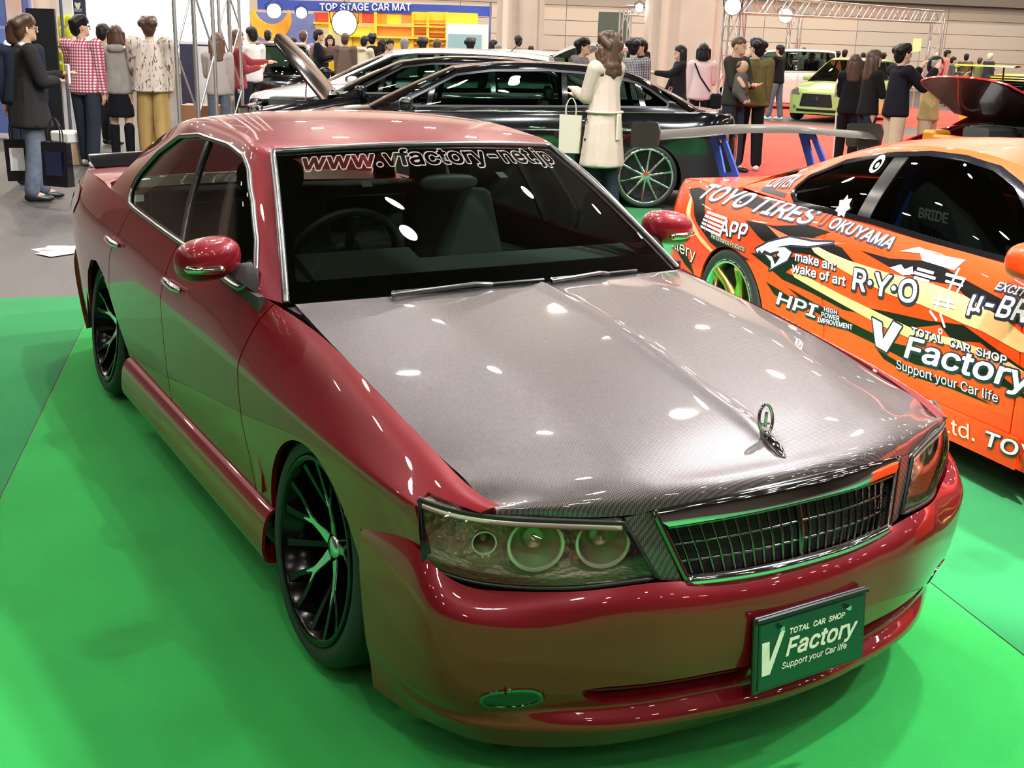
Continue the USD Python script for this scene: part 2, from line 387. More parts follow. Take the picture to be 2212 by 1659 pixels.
# scraps on the floor
pc_ = floor_at(437, 1003); sc_v = np.array([(-.05, -.03, .0), (.06, -.03, 0), (.08, .02, .0), (.0, .05, .0), (-.06, .03, .0), (-.02, 0, .05), (.03, .01, .045), (.0, .03, .03)])
obj('crumpled_paper', xf(VF(m3.Manifold.hull_points(sc_v)), rotz(.4), pc_), mat('paper_white', (.80, .77, .68), .8), None, smooth=False, label='crumpled white paper scrap on green carpet beside the sedan sill', cat='paper')
for k_, (x, y, a, lb) in enumerate(((112, 541, .3, 'pale flyer lying left on the grey floor'), (136, 536, 1.1, 'pale flyer lying right on the grey floor, nearer the sedan'), (128, 546, 2.0, 'small pale flyer lying on top between the two others'))):
    obj('flyer', xf(box(-.14, .14, -.10, .10, 0, .0015), rotz(a), floor_at(x, y, -.003+.004*k_)), mat('flyer_print', (.78, .70, .66), .6, vary=(9.0, (.70, .42, .36))), None, smooth=False, label=lb, cat='flyer')
# ---------------------------------------------------------------- the dark red sedan
def carbon_mat():
    n = {'tc': ('texture_coordinate', {}), 'mp': ('mapping', {'scale': (1, 1, 0), 'rotation': (0, 0, .785)}),
         'ck': ('checker_texture', {'scale': 330.0, 'color1': (.20, .165, .16), 'color2': (.075, .062, .060)}),
         'nz': ('noise_texture', {'scale': 90.0, 'detail': 2.0}), 'mx': ('mix', {'mix_type': 'multiply', 'fac': .35}),
         'p': ('principled_bsdf', {'metallic': .55, 'roughness': .42, 'coat_weight': 1.0, 'coat_roughness': .025, 'specular_ior_level': .5})}
    l = [('tc.object', 'mp.vector'), ('mp.vector', 'ck.vector'), ('tc.object', 'nz.vector'), ('ck.color', 'mx.color1'), ('nz.fac', 'mx.color2'), ('mx.color', 'p.base_color')]
    return usdkit.material(stage, '/World/Looks/carbon_weave', n, l, surface='p.BSDF')
PAINT = mat('candy_red', (.20, .004, .010), .38, .15, 1.0, spec=.2)
CARBON = carbon_mat()
CHROME = mat('chrome', (.78, .78, .80), .06, 1.0)
GREYTRIM = mat('grey_moulding', (.22, .22, .21), .25, .9, 0)
BLACK = mat('gloss_black', (.006, .006, .007), .10, 0, 0, spec=.45)
RUBBER = mat('rubber', (.018, .018, .018), .55)
TRIM = mat('black_trim', (.012, .012, .012), .4)
DARK = mat('dark_underbody', (.004, .004, .004), .9)
SILVER = mat('machined_face', (.80, .82, .80), .22, 1.0)
CABIN = mat('cabin_cloth', (.035, .034, .032), .85)
CABINL = mat('cabin_plastic', (.06, .065, .06), .5)
WHITE = mat('white_print', (.85, .85, .83), .4)
GLASS = pane('car_glass', (.50, .60, .53)); GLASSD = pane('side_glass', (.36, .50, .44))
CLEAR = pane('lens_clear', (.93, .93, .90))

def orient(m, d):
    v, f = VF(m); n = np.cross(v[f[:, 1]]-v[f[:, 0]], v[f[:, 2]]-v[f[:, 0]]).sum(0)
    return (v, f) if n @ np.asarray(d, float) >= 0 else (v, f[:, ::-1])

def R(pts): return [(x, -w, z) for x, w, z in pts]                      # (x, half width, z) -> the car's right

red = thing('red_sedan', 'dark red four-door sedan with a carbon hood, parked low on the green carpet', 'car')
both = lambda m: cat(m, mir(m))

# --- side sheet: rocker to belt / hood gap
XS = [-3.62, -3.35, -3.0, -2.4, -1.8, -1.2, -.6, -.3, 0, .25, .5, .66, .76]
WC = [.76, .805, .832, .845, .85, .852, .852, .852, .852, .85, .838, .80, .72]
CZ = [.755, .75, .742, .735, .725, .706, .694, .69, .686, .684, .68, .672, .665]
BW = [.66, .70, .735, .758, .772, .775, .760, .728, .726, .728, .722, .700, .655]      # belt / gap half width
BZ = [.955, .962, .962, .955, .936, .910, .893, .866, .832, .792, .744, .705, .69]
rows = [R([(x, w-.028, .26) for x, w in zip(XS, WC)]), R([(x, w-.012, .40) for x, w in zip(XS, WC)]), R([(x, w-.003, .56) for x, w in zip(XS, WC)]),
        R(list(zip(XS, WC, CZ))),
        R([(x, w*.62+b*.38+.004, z*.5+y*.5) for x, w, b, z, y in zip(XS, WC, BW, CZ, BZ)]),
        R([(x, w*.22+b*.78+(.006 if x > -.4 else .002), z*.15+y*.85+(.004 if x > -.4 else 0)) for x, w, b, z, y in zip(XS, WC, BW, CZ, BZ)]),
        R(list(zip(XS, BW, BZ)))]
SIDE = orient(loft(rows, 150, 34, crease=(3,)), (0, -1, 0))
arch_f = Point(0, .28).buffer(.347, quad_segs=32).union(sbox(-.347, -.2, .347, .28))
arch_r = Polygon([(-3.02, -.2), (-3.02, .30), (-2.99, .43), (-2.90, .55), (-2.78, .625), (-2.64, .645), (-2.50, .61), (-2.39, .53), (-2.27, .43), (-2.16, .345), (-2.12, .2), (-2.12, -.2)]).buffer(.02).buffer(-.02)
head_cut = Polygon([(.574, .701), (.630, .697), (.70, .690), (.716, .72), (.72, .9), (1.2, .9), (1.2, 0), (.33, 0), (.33, .528), (.46, .560), (.578, .580), (.618, .575)])
g = .0035
front_gap = LineString([(-.495, .93), (-.525, .84), (-.555, .72), (-.565, .63), (-.552, .52), (-.505, .42), (-.455, .20)]).buffer(g)
mid_gap = LineString([(-1.43, 1.0), (-1.455, .7), (-1.45, .2)]).buffer(g)
rear_gap = LineString([(-2.16, 1.0), (-2.20, .85), (-2.33, .70), (-2.40, .55), (-2.4, .2)]).buffer(g)
S0 = clip(SIDE, arch_f.union(arch_r), inside=False)
cutp = lambda p: panel(clip(S0, p), .015)
fend = sbox(-.6, .2, .9, 1.1).difference(head_cut).difference(sbox(-.8, .1, -.3, .325))
lead = Polygon([(-2, 0), (-2, 1.2), (-.48, 1.2), (-.495, .93), (-.525, .84), (-.555, .72), (-.565, .63), (-.552, .52), (-.505, .42), (-.455, .20), (-.455, 0)])
fend = fend.difference(lead).difference(front_gap)
door1 = lead.intersection(sbox(-1.44, .325, 0, 1.2)).difference(front_gap).difference(mid_gap)
door1 = Polygon([(-1.4466, .325), (-1.4515, .7), (-1.4266, 1.0), (-.3, 1.2), (-.3, .325)]).intersection(lead).difference(front_gap)
qedge = [(-2.16, 1.0), (-2.20, .85), (-2.33, .70), (-2.40, .55), (-2.4, .2)]
door2 = Polygon(qedge+[(-1.4534, .2), (-1.4585, .7), (-1.4334, 1.0)]).intersection(sbox(-3, .325, 0, 1.2)).difference(rear_gap)
quarter = Polygon(qedge+[(-3.7, .2), (-3.7, 1.0)]).difference(rear_gap).difference(sbox(-2.6, 0, -2, .33))
for nm, pg in (('front_fender', fend), ('front_door', door1), ('rear_door', door2), ('rear_quarter', quarter)):
    p = cutp(pg)
    obj(nm, p, PAINT, red, smooth=True); obj(nm, mir(p), PAINT, red, smooth=True)
for s in (-1, 1):                                                      # little side marker seam and vent behind the front wheel
    fl = prism(affinity.translate(rounded([(-.475, .46), (-.43, .455), (-.395, .41), (-.40, .35), (-.44, .34)], .008), 0, 0), 0, .006)
    v, f = fl; v = np.c_[v[:, 0], s*(.838+v[:, 2]), v[:, 1]]
    obj('mud_flap_garnish', (v, f if s > 0 else f[:, ::-1]), PAINT, red)
# --- side skirt
sk = [[(x, w, z) for x in np.linspace(-.33, -2.13, 12)] for w, z in ((.825, .325), (.848, .312), (.868, .255), (.872, .20), (.862, .165), (.80, .155))]
skirt = panel(orient(loft([R(r) for r in sk], 20, 26, crease=(2,)), (0, -1, 0)), .01)
obj('side_skirt', skirt, PAINT, red, smooth=True); obj('side_skirt', mir(skirt), PAINT, red, smooth=True)

# --- greenhouse side
gr = [[(-.49, .722, .887), (-.59, .768, .893), (-1.05, .775, .905), (-1.44, .775, .92), (-2.03, .772, .940), (-2.40, .762, .952), (-2.70, .742, .955)],
      [(-.69, .668, 1.01), (-.76, .713, 1.02), (-1.10, .735, 1.02), (-1.47, .738, 1.03), (-2.0, .735, 1.045), (-2.36, .718, 1.045), (-2.60, .70, 1.04)],
      [(-.885, .612, 1.135), (-.935, .658, 1.14), (-1.16, .68, 1.14), (-1.52, .688, 1.145), (-1.98, .684, 1.15), (-2.28, .663, 1.14), (-2.51, .64, 1.12)],
      [(-1.04, .567, 1.235), (-1.09, .603, 1.235), (-1.25, .618, 1.245), (-1.57, .625, 1.262), (-1.9, .622, 1.258), (-2.2, .603, 1.225), (-2.44, .58, 1.18)],
      [(-1.075, .552, 1.257), (-1.12, .578, 1.266), (-1.28, .590, 1.282), (-1.6, .595, 1.300), (-1.93, .590, 1.297), (-2.22, .568, 1.262), (-2.46, .545, 1.215)],
      [(-1.085, .535, 1.263), (-1.13, .550, 1.275), (-1.28, .558, 1.297), (-1.6, .560, 1.318), (-1.93, .555, 1.314), (-2.22, .535, 1.278), (-2.47, .515, 1.232)]]
GREEN = orient(loft([R(r) for r in gr], 90, 44), (0, -1, 0))
win = rounded([(-1.075, 1.205), (-1.16, 1.238), (-1.35, 1.258), (-1.66, 1.266), (-1.90, 1.242), (-2.10, 1.165), (-2.245, 1.06), (-2.27, 1.0), (-2.22, .957), (-2.05, .944), (-1.44, .924), (-.66, .9), (-.63, .91), (-.77, 1.02), (-.92, 1.12)], .03)
post = panel(clip(GREEN, win.buffer(.003), inside=False), .015)
obj('side_pillar', post, PAINT, red, smooth=True); obj('side_pillar', mir(post), PAINT, red, smooth=True)
def edge_loop(m):
    v, f = VF(m); e = rim_edges(f); nx = dict(zip(e[:, 0].tolist(), e[:, 1].tolist())); best = []
    while nx:
        a0 = next(iter(nx)); L = [a0]
        while L[-1] in nx:
            b = nx.pop(L[-1])
            if b == a0: break
            L.append(b)
        if len(L) > len(best): best = L
    P_ = v[best]; t = np.r_[0, np.cumsum(np.linalg.norm(np.diff(np.vstack([P_, P_[:1]]), axis=0), axis=1))]; s_ = np.linspace(0, t[-1], 160, endpoint=False)
    return np.stack([np.interp(s_, t, np.r_[P_[:, k], P_[0, k]]) for k in range(3)], 1)
ringm = tube(edge_loop(clip(GREEN, win.buffer(.006)))+[0, -.002, 0], .0095, 10, closed=True)
obj('window_moulding', ringm, GREYTRIM, red, smooth=True); obj('window_moulding', mir(ringm), GREYTRIM, red, smooth=True)
bp = LineString([(-1.565, 1.28), (-1.425, .90)]).buffer(.012)
pill = offset(clip(GREEN, win.intersection(bp)), -.002)
obj('window_pillar', panel(pill, .02), GREYTRIM, red, smooth=True); obj('window_pillar', panel(mir(pill), .02), GREYTRIM, red, smooth=True)
for nm, pg in (('front_side_window', Polygon([(-1.56, 1.4), (-1.42, .8), (0, .8), (0, 1.4)])), ('rear_side_window', Polygon([(-1.57, 1.4), (-1.43, .8), (-3, .8), (-3, 1.4)]))):
    q = offset(clip(GREEN, win.buffer(.004).intersection(pg)), -.006)
    obj(nm, q, GLASSD, red, smooth=True); obj(nm, mir(q), GLASSD, red, smooth=True)

# --- roof
ry = np.linspace(0, 1, 9); rx = gr[5]
def roof_rows(n=9):
    cx = [-.985, -1.09, -1.28, -1.6, -1.93, -2.25, -2.55]; cz = [1.288, 1.308, 1.332, 1.350, 1.346, 1.312, 1.255]
    out = []
    for t in np.linspace(-1, 1, 15):
        a = abs(t)
        out.append([(cx[i]+(rx[i][0]-cx[i])*a**2, t*rx[i][1], cz[i]+(rx[i][2]-cz[i])*a**2.3) for i in range(7)])
    return out
ROOF = orient(loft(roof_rows(), 60, 60, kv='cubic'), (0, 0, 1))
obj('roof', panel(ROOF, .02), PAINT, red, smooth=True)

# --- windshield
wb = lambda t: np.array([-.30-.19*abs(t)**2.0, t*.722, .930-.043*abs(t)**2.2])
wt = lambda t: np.array([-.985-.095*abs(t)**2.2, t*.545, 1.285-.025*abs(t)**2.2])
def ws_rows():
    out = []
    for s in np.linspace(0, 1, 7):
        out.append([tuple(wb(t)*(1-s)+wt(t)*s+np.array([.35, 0, .6])*.075*s*(1-s)) for t in np.linspace(-1, 1, 15)])
    return out
WS = orient(loft(ws_rows(), 70, 40, kv='cubic'), (1, 0, 1))
def ws_uv(V):                                                          # (t across, s up) of a windshield point
    s = np.clip((V[:, 2]-.90)/.37, 0, 1); return np.c_[V[:, 1], V[:, 2]]
wsout = Polygon([(-.735, .86), (-.74, .89), (-.70, .935), (-.552, 1.25), (-.535, 1.29), (0, 1.32), (.535, 1.29), (.552, 1.25), (.70, .935), (.74, .89), (.735, .86)])
obj('windshield', WS, GLASS, red, smooth=True, label='wide windshield with outlined white web address lettering')
bnd = lambda ts, f: [tuple(f(t)) for t in ts]
tt = np.linspace(-1, 1, 31)
edge_pts = np.array(bnd(tt, wt)+[tuple(wt(1)*(1-s)+wb(1)*s+np.array([.35, 0, .6])*.075*s*(1-s)) for s in np.linspace(0, 1, 16)[1:]])
left = np.array([tuple(wb(-1)*(1-s)+wt(-1)*s+np.array([.35, 0, .6])*.075*s*(1-s)) for s in np.linspace(0, 1, 16)[:-1]])
obj('windshield_moulding', tube(np.vstack([left, edge_pts])+[0, 0, .004], .011, 10), GREYTRIM, red, smooth=True)
Wv, Wf = WS; nW = 70; G = Wv.reshape(70, -1, 3); nS = G.shape[1]
U = np.repeat(np.linspace(-1, 1, 70), nS); Sv = np.tile(np.linspace(0, 1, nS), 70)
def ws_proj(V, _t=cKDTree(Wv)):
    return np.c_[U, Sv] if len(V) == len(Wv) else None
frit = sbox(-1, 0, 1, 1).difference(rounded([(-.955, .115), (.955, .115), (.945, .975), (-.945, .975)], .03))
obj('windshield_border', offset(clip(WS, frit, ws_proj), -.003), BLACK, red, smooth=True)
wt_poly = text_poly('www.vfactory-net.jp', 1.0, True)
b_ = wt_poly.bounds; wt_poly = affinity.translate(affinity.skew(affinity.scale(wt_poly, 1.70/(b_[2]-b_[0]), .125, origin=(0, 0)), xs=14, origin=(0, 0)), -.865, .838)
wt_line = affinity.scale(affinity.scale(wt_poly, 1, 1).buffer(.0), 1, 1)
sc = 1.6                                                               # u spans .64 m per unit, s spans .52 m
fat = affinity.scale(affinity.scale(wt_poly, 1, 1/sc, origin=(0, 0)).buffer(.0062), 1, sc, origin=(0, 0)); slim = affinity.scale(affinity.scale(wt_poly, 1, 1/sc, origin=(0, 0)).buffer(.0005), 1, sc, origin=(0, 0))
obj('windshield_lettering', offset(clip(WS, fat.difference(slim), ws_proj), .0015), mat('pale_vinyl', (.20, .17, .14), .7, spec=.2), red, smooth=True)
for u_, s_ in ((-.53, .715), (.30, .74)):
    q = sbox(u_-.028, s_-.022, u_+.028, s_+.026)
    obj('inspection_sticker', offset(clip(WS, q, ws_proj), -.004), mat('sticker_grey', (.20, .22, .21), .6), red, smooth=True)
# cowl and wipers
cow = [[(wb(t)[0]+.0, wb(t)[1], wb(t)[2]-.01) for t in tt], [(wb(t)[0]+.09, wb(t)[1]*.99, wb(t)[2]-.012) for t in tt]]
obj('cowl', panel(orient(loft(cow, 40, 3), (0, 0, 1)), .03), TRIM, red, smooth=True)
for a, b in (((-.45, -.10), (-.12, .05)), ((.05, .30), (.1, .60))):
    y0, y1 = a[0], a[1]
    pts = [(wb(y/.722)[0]+.035, y, wb(y/.722)[2]+.014) for y in np.linspace(y0, y1+.12, 9)]
    wp = obj('wiper', tube(pts, .006, 6), TRIM, red, smooth=True)
    obj('wiper_arm', tube([pts[0], np.array(pts[0])+[.03, -.02, .0], np.array(pts[4])+[.012, 0, .008], pts[5]], .007, 6), GREYTRIM, wp, smooth=True)

# --- hood
hx = np.array([-.245, -.10, .05, .179, .40, .608, .75, .84]); hz = np.array([.934, .921, .905, .889, .848, .803, .764, .735])
ex = np.array([-.463, -.25, -.05, .12, .36, .535, .625, .690]); ew = np.array([.704, .716, .722, .725, .722, .714, .708, .703]); ez = np.array([.890, .864, .836, .811, .767, .733, .711, .694])
hr = []
hood_t = [0, .012, .06, .30, .52, .60, .78, .90, 1.0]
def hood_pt(i, t):
    ridge = .010*max(0, 1-t/.035) if i < 7 else 0
    bulge = .006*math.exp(-((t-.58)/.16)**2)
    return (hx[i]+(ex[i]-hx[i])*t**2, ew[i]*t, hz[i]+(ez[i]-hz[i])*t**2.3+ridge+bulge*(1 if i > 0 else 0))
for t in hood_t:
    hr.append([hood_pt(i, t) for i in range(8)])
lastw = {0: (.885, 0, .700), .012: (.885, .0084, .700), .06: (.884, .042, .700), .30: (.872, .21, .697), .52: (.842, .364, .685), .60: (.826, .42, .674), .78: (.775, .546, .672), .90: (.737, .63, .676), 1.0: (.712, .699, .682)}
lead2 = {t: (np.array(lastw[t])*.62+np.array(hood_pt(7, t))*.38+np.array([.004, 0, .012])) for t in hood_t}
for r, t in zip(hr, hood_t): r.append(tuple(lead2[t])); r.append(lastw[t])
full = [[(x, y, z) for x, y, z in r] for r in hr[::-1]]+[[(x, -y, z) for x, y, z in r] for r in hr[1:]]
HOOD = orient(loft(full, 90, 90, kv='akima'), (0, 0, 1))
hood = obj('hood', panel(HOOD, .02), CARBON, red, smooth=True, label='bare carbon-fibre hood with a raised centre crease')
# carbon nose strips between grille and headlamps
strip = loft([[(.820, .444, .669), (.840, .420, .62), (.856, .394, .57), (.868, .374, .528)], [(.835, .385, .678), (.852, .365, .63), (.872, .335, .57), (.888, .312, .518)]], 14, 4)
st = panel(orient((strip[0]*[1, -1, 1], strip[1]), (1, 0, .3)), .03)
for m_ in (st, mir(st)): obj('grille_surround', m_, CARBON, hood, smooth=True)
# emblem
em = obj('hood_emblem', cat(tube([(.745, 0, .772), (.775, 0, .763), (.81, 0, .749), (.83, 0, .737)], [.006, .012, .011, .005], 10)), CHROME, red, smooth=True, label='small chrome laurel-wreath mascot standing on the hood')
a = np.linspace(0, 2*np.pi, 40, endpoint=False)
lea = [tube(np.stack([.757-.006*np.cos(a), .021*np.sin(a), .808+.034*np.cos(a)], 1), .0042, 8, closed=True)]
lea += [rod((.757, 0, .768), (.757, 0, .782), .005), rod((.757, 0, .79), (.757, 0, .826), .004), rod((.757, -.011, .797), (.757, .011, .797), .0035)]
obj('emblem_ring', cat(*lea), CHROME, em, smooth=True)

# --- headlamps
def facet_chrome():
    """Pressed reflector chrome: bright metal broken into small flutes."""
    if 'lamp_housing' not in MATS:
        n = {'tc': ('texture_coordinate', {}), 'v': ('voronoi_texture', {'scale': 60.0}), 'b': ('bump', {'distance': .012, 'strength': 1.0}), 'p': ('principled_bsdf', {'base_color': (.88, .74, .58), 'metallic': .3, 'roughness': .26})}
        MATS['lamp_housing'] = usdkit.material(stage, '/World/Looks/lamp_housing', n, [('tc.object', 'v.vector'), ('v.distance', 'b.height'), ('b.normal', 'p.normal')], surface='p.BSDF')
    return MATS['lamp_housing']
lt = [(.583, .815, .692), (.640, .775, .684), (.708, .705, .679), (.765, .58, .668), (.824, .45, .660)]
lb = [(.632, .826, .557), (.668, .765, .532), (.735, .672, .520), (.818, .55, .528), (.868, .383, .535)]
lm = [(a[0]*.5+b[0]*.5+k_, a[1]*.5+b[1]*.5+j_, a[2]*.5+b[2]*.5) for a, b, k_, j_ in zip(lt, lb, (.01, .02, .022, .022, .012), (.012, .012, .008, 0, 0))]
LENS = orient(loft([R(lt), R(lm), R(lb)], 40, 12, kv='cubic'), (1, -.3, 0))
BOWL = mat('lamp_reflector', (.62, .56, .43), .26, .8); BRIGHT = mat('lamp_chrome', (.80, .72, .58), .35, .3)
lensloop = np.vstack([spline(R(lt), 24), spline(R(lb), 24)[::-1]])
back = [(x-.10, w-.05, z) for x, w, z in lt], [(x-.13, w-.06, z) for x, w, z in lm], [(x-.11, w-.05, z) for x, w, z in lb]
HB = orient(loft([R(b) for b in back], 40, 12, kv='cubic'), (1, -.3, 0))
for s in (1, -1):
    sd = (lambda m: m) if s == 1 else mir
    hl = obj('headlamp', sd(cat(HB)), facet_chrome(), red, smooth=True, label='wide clear headlamp with round chrome reflectors')
    ed_ = [orient(loft([R(a), R(b)], 40, 3), (0, 0, 1)) for a, b in ((lt, back[0]), (lb, back[2]))]
    for q_ in ed_: obj('housing_wall', sd(q_), facet_chrome(), hl, smooth=True)
    obj('housing_wall', sd(loft([[R(lt)[0], R(lm)[0], R(lb)[0]], [R(back[0])[0], R(back[1])[0], R(back[2])[0]]], 8, 3)), facet_chrome(), hl, smooth=True)
    obj('lens', sd(LENS), CLEAR, hl, smooth=True)
    obj('lamp_gasket', sd(tube(np.vstack([lensloop, lensloop[:1]]), .006, 8, closed=False)), TRIM, hl, smooth=True)
    obj('lamp_brow', sd(tube(spline(R([(x-.004, w, z-.012) for x, w, z in lt]), 24), .009, 8)), BRIGHT, hl, smooth=True)
    for (x, w, z, r) in ((.735, .612, .598, .055), (.795, .478, .600, .053), (.690, .715, .606, .024)):
        prof = [(r*1.12, .0), (r*1.08, .004), (r, .002), (r*.92, -.012), (r*.72, -.030), (r*.45, -.045), (r*.42, -.03), (r*.25, -.018), (.001, -.012)]
        m = lathe(prof, 36, 'x'); d = math.atan2(-.50, .87)
        obj('reflector', sd(xf(m, rotz(d*.8), (x-.018, -w+.01, z))), BOWL, hl, smooth=35)
        obj('lamp_ring', sd(xf(lathe([(r*1.10, .0), (r*1.14, .006), (r*1.02, .006), (r, .0)], 36, 'x'), rotz(d*.8), (x-.017, -w+.01, z))), BRIGHT, hl, smooth=35)
# --- grille
gt = np.array([(.832, -.380, .680), (.872, -.21, .694), (.886, 0, .700), (.872, .21, .694), (.832, .380, .680)])
gb = np.array([(.886, -.313, .516), (.914, -.17, .514), (.924, 0, .514), (.914, .17, .514), (.886, .313, .516)])
GT, GB = spline(gt, 41), spline(gb, 41)
gl = obj('grille', orient(loft([GT+[-.035, 0, 0], GB+[-.035, 0, 0]], 41, 3), (1, 0, 0)), mat('grille_mesh', (.01, .008, .008), .5), red, smooth=True, label='chrome-framed front grille of fine upright bars')
gi_t = GT*.76+GB*.24; gi_t[:, 1] *= .965
obj('top_bar', cat(panel(orient(loft([GT+[-.012, 0, .006], GT+[.006, 0, .001], GT*.90+GB*.10+[.012, 0, 0], gi_t+[.013, 0, .004]], 41, 14), (1, 0, 1)), .008)), CHROME, gl, smooth=True)
obj('bar_lip', tube(gi_t+[.008, 0, .001], .006, 8), mat('dark_chrome', (.22, .19, .18), .15, 1.0), gl, smooth=True)
obj('bottom_bar', tube(GB+[.004, 0, .006], .0135, 10), CHROME, gl, smooth=True)
for i in (0, -1):
    obj('side_bar', tube(np.linspace(GT[i], GB[i], 10)+[.004, 0, 0], .0095, 10), mat('dark_chrome', (.22, .19, .18), .15, 1.0), gl, smooth=True)
DKCH = mat('dark_chrome', (.22, .19, .18), .15, 1.0)
for k_, s_ in enumerate(np.linspace(.04, .96, 23)):
    i = s_*40; j = int(i); a_ = gi_t[j]*(1-(i-j))+gi_t[min(j+1, 40)]*(i-j); b_ = GB[j]*(1-(i-j))+GB[min(j+1, 40)]*(i-j)
    obj('grille_bar', tube([a_+[-.018, 0, 0], a_*.5+b_*.5+[-.006, 0, 0], b_+[-.012, 0, 0]], .0042 if k_ != 11 else .009, 6), DKCH, gl, smooth=True)
for s_ in (.36, .66):
    obj('grille_crossbar', tube(gi_t*(1-s_)+GB*s_+[-.010, 0, 0], .0042, 6), DKCH, gl, smooth=True)

# --- front bumper
cols = {0: [(.338, .840, .540), (.46, .840, .568), (.575, .829, .590), (.640, .820, .572), (.69, .775, .533), (.752, .675, .518), (.828, .55, .524), (.884, .385, .532), (.893, .312, .522), (.915, .17, .512), (.926, 0, .512)],
        1: [(.340, .848, .522), (.465, .850, .543), (.59, .845, .553), (.670, .836, .525), (.725, .785, .498), (.788, .675, .490), (.860, .54, .492), (.912, .38, .492), (.924, .29, .488), (.942, .16, .484), (.949, 0, .483)],
        2: [(.345, .852, .508), (.48, .856, .510), (.60, .854, .497), (.695, .836, .477), (.752, .775, .464), (.812, .665, .452), (.876, .52, .444), (.922, .36, .440), (.936, .26, .438), (.953, .13, .437), (.958, 0, .437)],
        3: [(.350, .856, .42), (.485, .858, .41), (.60, .852, .40), (.70, .826, .39), (.755, .765, .384), (.812, .655, .376), (.874, .51, .370), (.922, .35, .366), (.938, .25, .364), (.956, .13, .362), (.962, 0, .362)],
        4: [(.352, .848, .30), (.485, .848, .30), (.60, .838, .30), (.695, .808, .298), (.748, .748, .297), (.802, .64, .296), (.864, .50, .295), (.914, .34, .295), (.932, .24, .295), (.952, .12, .295), (.958, 0, .295)],
        45: [(.354, .842, .235), (.487, .838, .232), (.60, .820, .230), (.690, .775, .229), (.735, .712, .228), (.782, .615, .228), (.835, .490, .228), (.880, .33, .228), (.897, .235, .228), (.915, .12, .228), (.921, 0, .228)],
        5: [(.356, .838, .215), (.49, .828, .212), (.60, .805, .208), (.685, .760, .205), (.735, .700, .203), (.798, .61, .203), (.860, .49, .203), (.907, .33, .203), (.924, .24, .203), (.943, .12, .203), (.949, 0, .203)],
        6: [(.358, .835, .195), (.492, .825, .192), (.604, .803, .188), (.69, .758, .186), (.741, .698, .184), (.802, .608, .184), (.864, .488, .184), (.910, .33, .184), (.927, .24, .184), (.946, .12, .184), (.952, 0, .184)],
        7: [(.362, .828, .118), (.49, .800, .116), (.60, .752, .114), (.67, .710, .114), (.715, .662, .113), (.765, .58, .112), (.815, .47, .112), (.85, .32, .112), (.862, .23, .112), (.872, .12, .112), (.876, 0, .112)]}
brow = [R(cols[i])+[(x, w, z) for x, w, z in cols[i][-2::-1]] for i in (0, 1, 2, 3, 4, 45, 5, 6, 7)]
BUMP = orient(loft(brow, 150, 46, kv='akima', crease=(2, 5, 6, 7)), (1, 0, 0))
bproj = lambda V: np.c_[V[:, 1], V[:, 2]]
Bn = vnormals(*BUMP)
slotR = rounded([(-.555, .290), (-.50, .298), (-.20, .300), (-.16, .300), (-.16, .236), (-.25, .236), (-.48, .238), (-.53, .262)], .008)
slotL = affinity.scale(slotR, -1, 1, origin=(0, 0))
bumper = obj('front_bumper', panel(clip(BUMP, slotR.union(slotL), bproj, inside=False), .03), PAINT, red, smooth=True)
for sl in (slotR, slotL):
    obj('intake_recess', panel(offset(clip(BUMP, sl.buffer(.01), bproj), -.045), .01), DARK, bumper, smooth=True)
    lo, hi = sl.bounds[0], sl.bounds[2]
    for zz, hh in ((.266, .008),):
        obj('intake_slat', panel(offset(clip(BUMP, sbox(lo, zz-hh/2, hi, zz+hh/2), bproj), -.018), .02), PAINT, bumper, smooth=True)
# fog lamp covers: oval recess with a chrome ring
for s in (-1, 1):
    ov = smooth_poly([(s*.742, .276), (s*.71, .294), (s*.67, .298), (s*.635, .290), (s*.622, .268), (s*.65, .246), (s*.70, .242), (s*.735, .255)])
    lampc = obj('fog_lamp', panel(offset(clip(BUMP, ov, bproj), .001), .02), mat('fog_glass', (.03, .03, .03), .05, .2, 1.0), bumper, smooth=True)
    obj('fog_ring', panel(offset(clip(BUMP, ov.buffer(.003).difference(ov.buffer(-.004)), bproj), .0025), .01), mat('fog_chrome', (.30, .29, .27), .12, 1.0), lampc, smooth=True)

# --- number plate
pc = np.array([.968, 0, .338]); tilt = roty(math.radians(-5))
pl = obj('number_plate', xf(box(-.006, .006, -.176, .176, -.095, .092, .004), tilt, pc), mat('plate_holder', (.012, .014, .013), .25, 0, .5), red, label='dark green shop plate lettered in cream', smooth=30)
pg = obj('plate_face', xf(box(.004, .010, -.165, .165, -.086, .076, .003), tilt, pc), mat('plate_green', (.006, .040, .026), .3, 0, .4), pl)
obj('plate_frame', xf(cat(box(.004, .014, -.176, .176, .078, .092, .003)), tilt, pc), mat('plate_edge', (.03, .03, .03), .2, .5), pl)
def yz(poly, x0, x1): v, f = prism(poly, x0, x1); return np.c_[v[:, 2], v[:, 0], v[:, 1]], f
CREAM = mat('cream_print', (.88, .84, .70), .5)
letters = [place(text_poly('TOTAL  CAR  SHOP', .0125, True), -.075, .034, 0, 12, .175), place(text_poly('Factory', .040, True), -.085, -.018, 0, 14, .228),
           place(text_poly('Support your Car life', .0145, False), -.095, -.047, 0, 12, .205)]
vee = Polygon([(-.158, .030), (-.136, .030), (-.134, -.02), (-.104, .046), (-.090, .046), (-.132, -.05), (-.156, -.05)])
obj('plate_lettering', xf(yz(shapely.union_all(letters+[vee]), .0105, .0118), tilt, pc), CREAM, pg, smooth=False)
for y in (-.105, .105):
    obj('plate_bolt', xf(lathe([(.001, .016), (.006, .015), (.007, .010)], 12, 'x'), tilt, pc+[0, y, .058]), CHROME, pl, smooth=40)

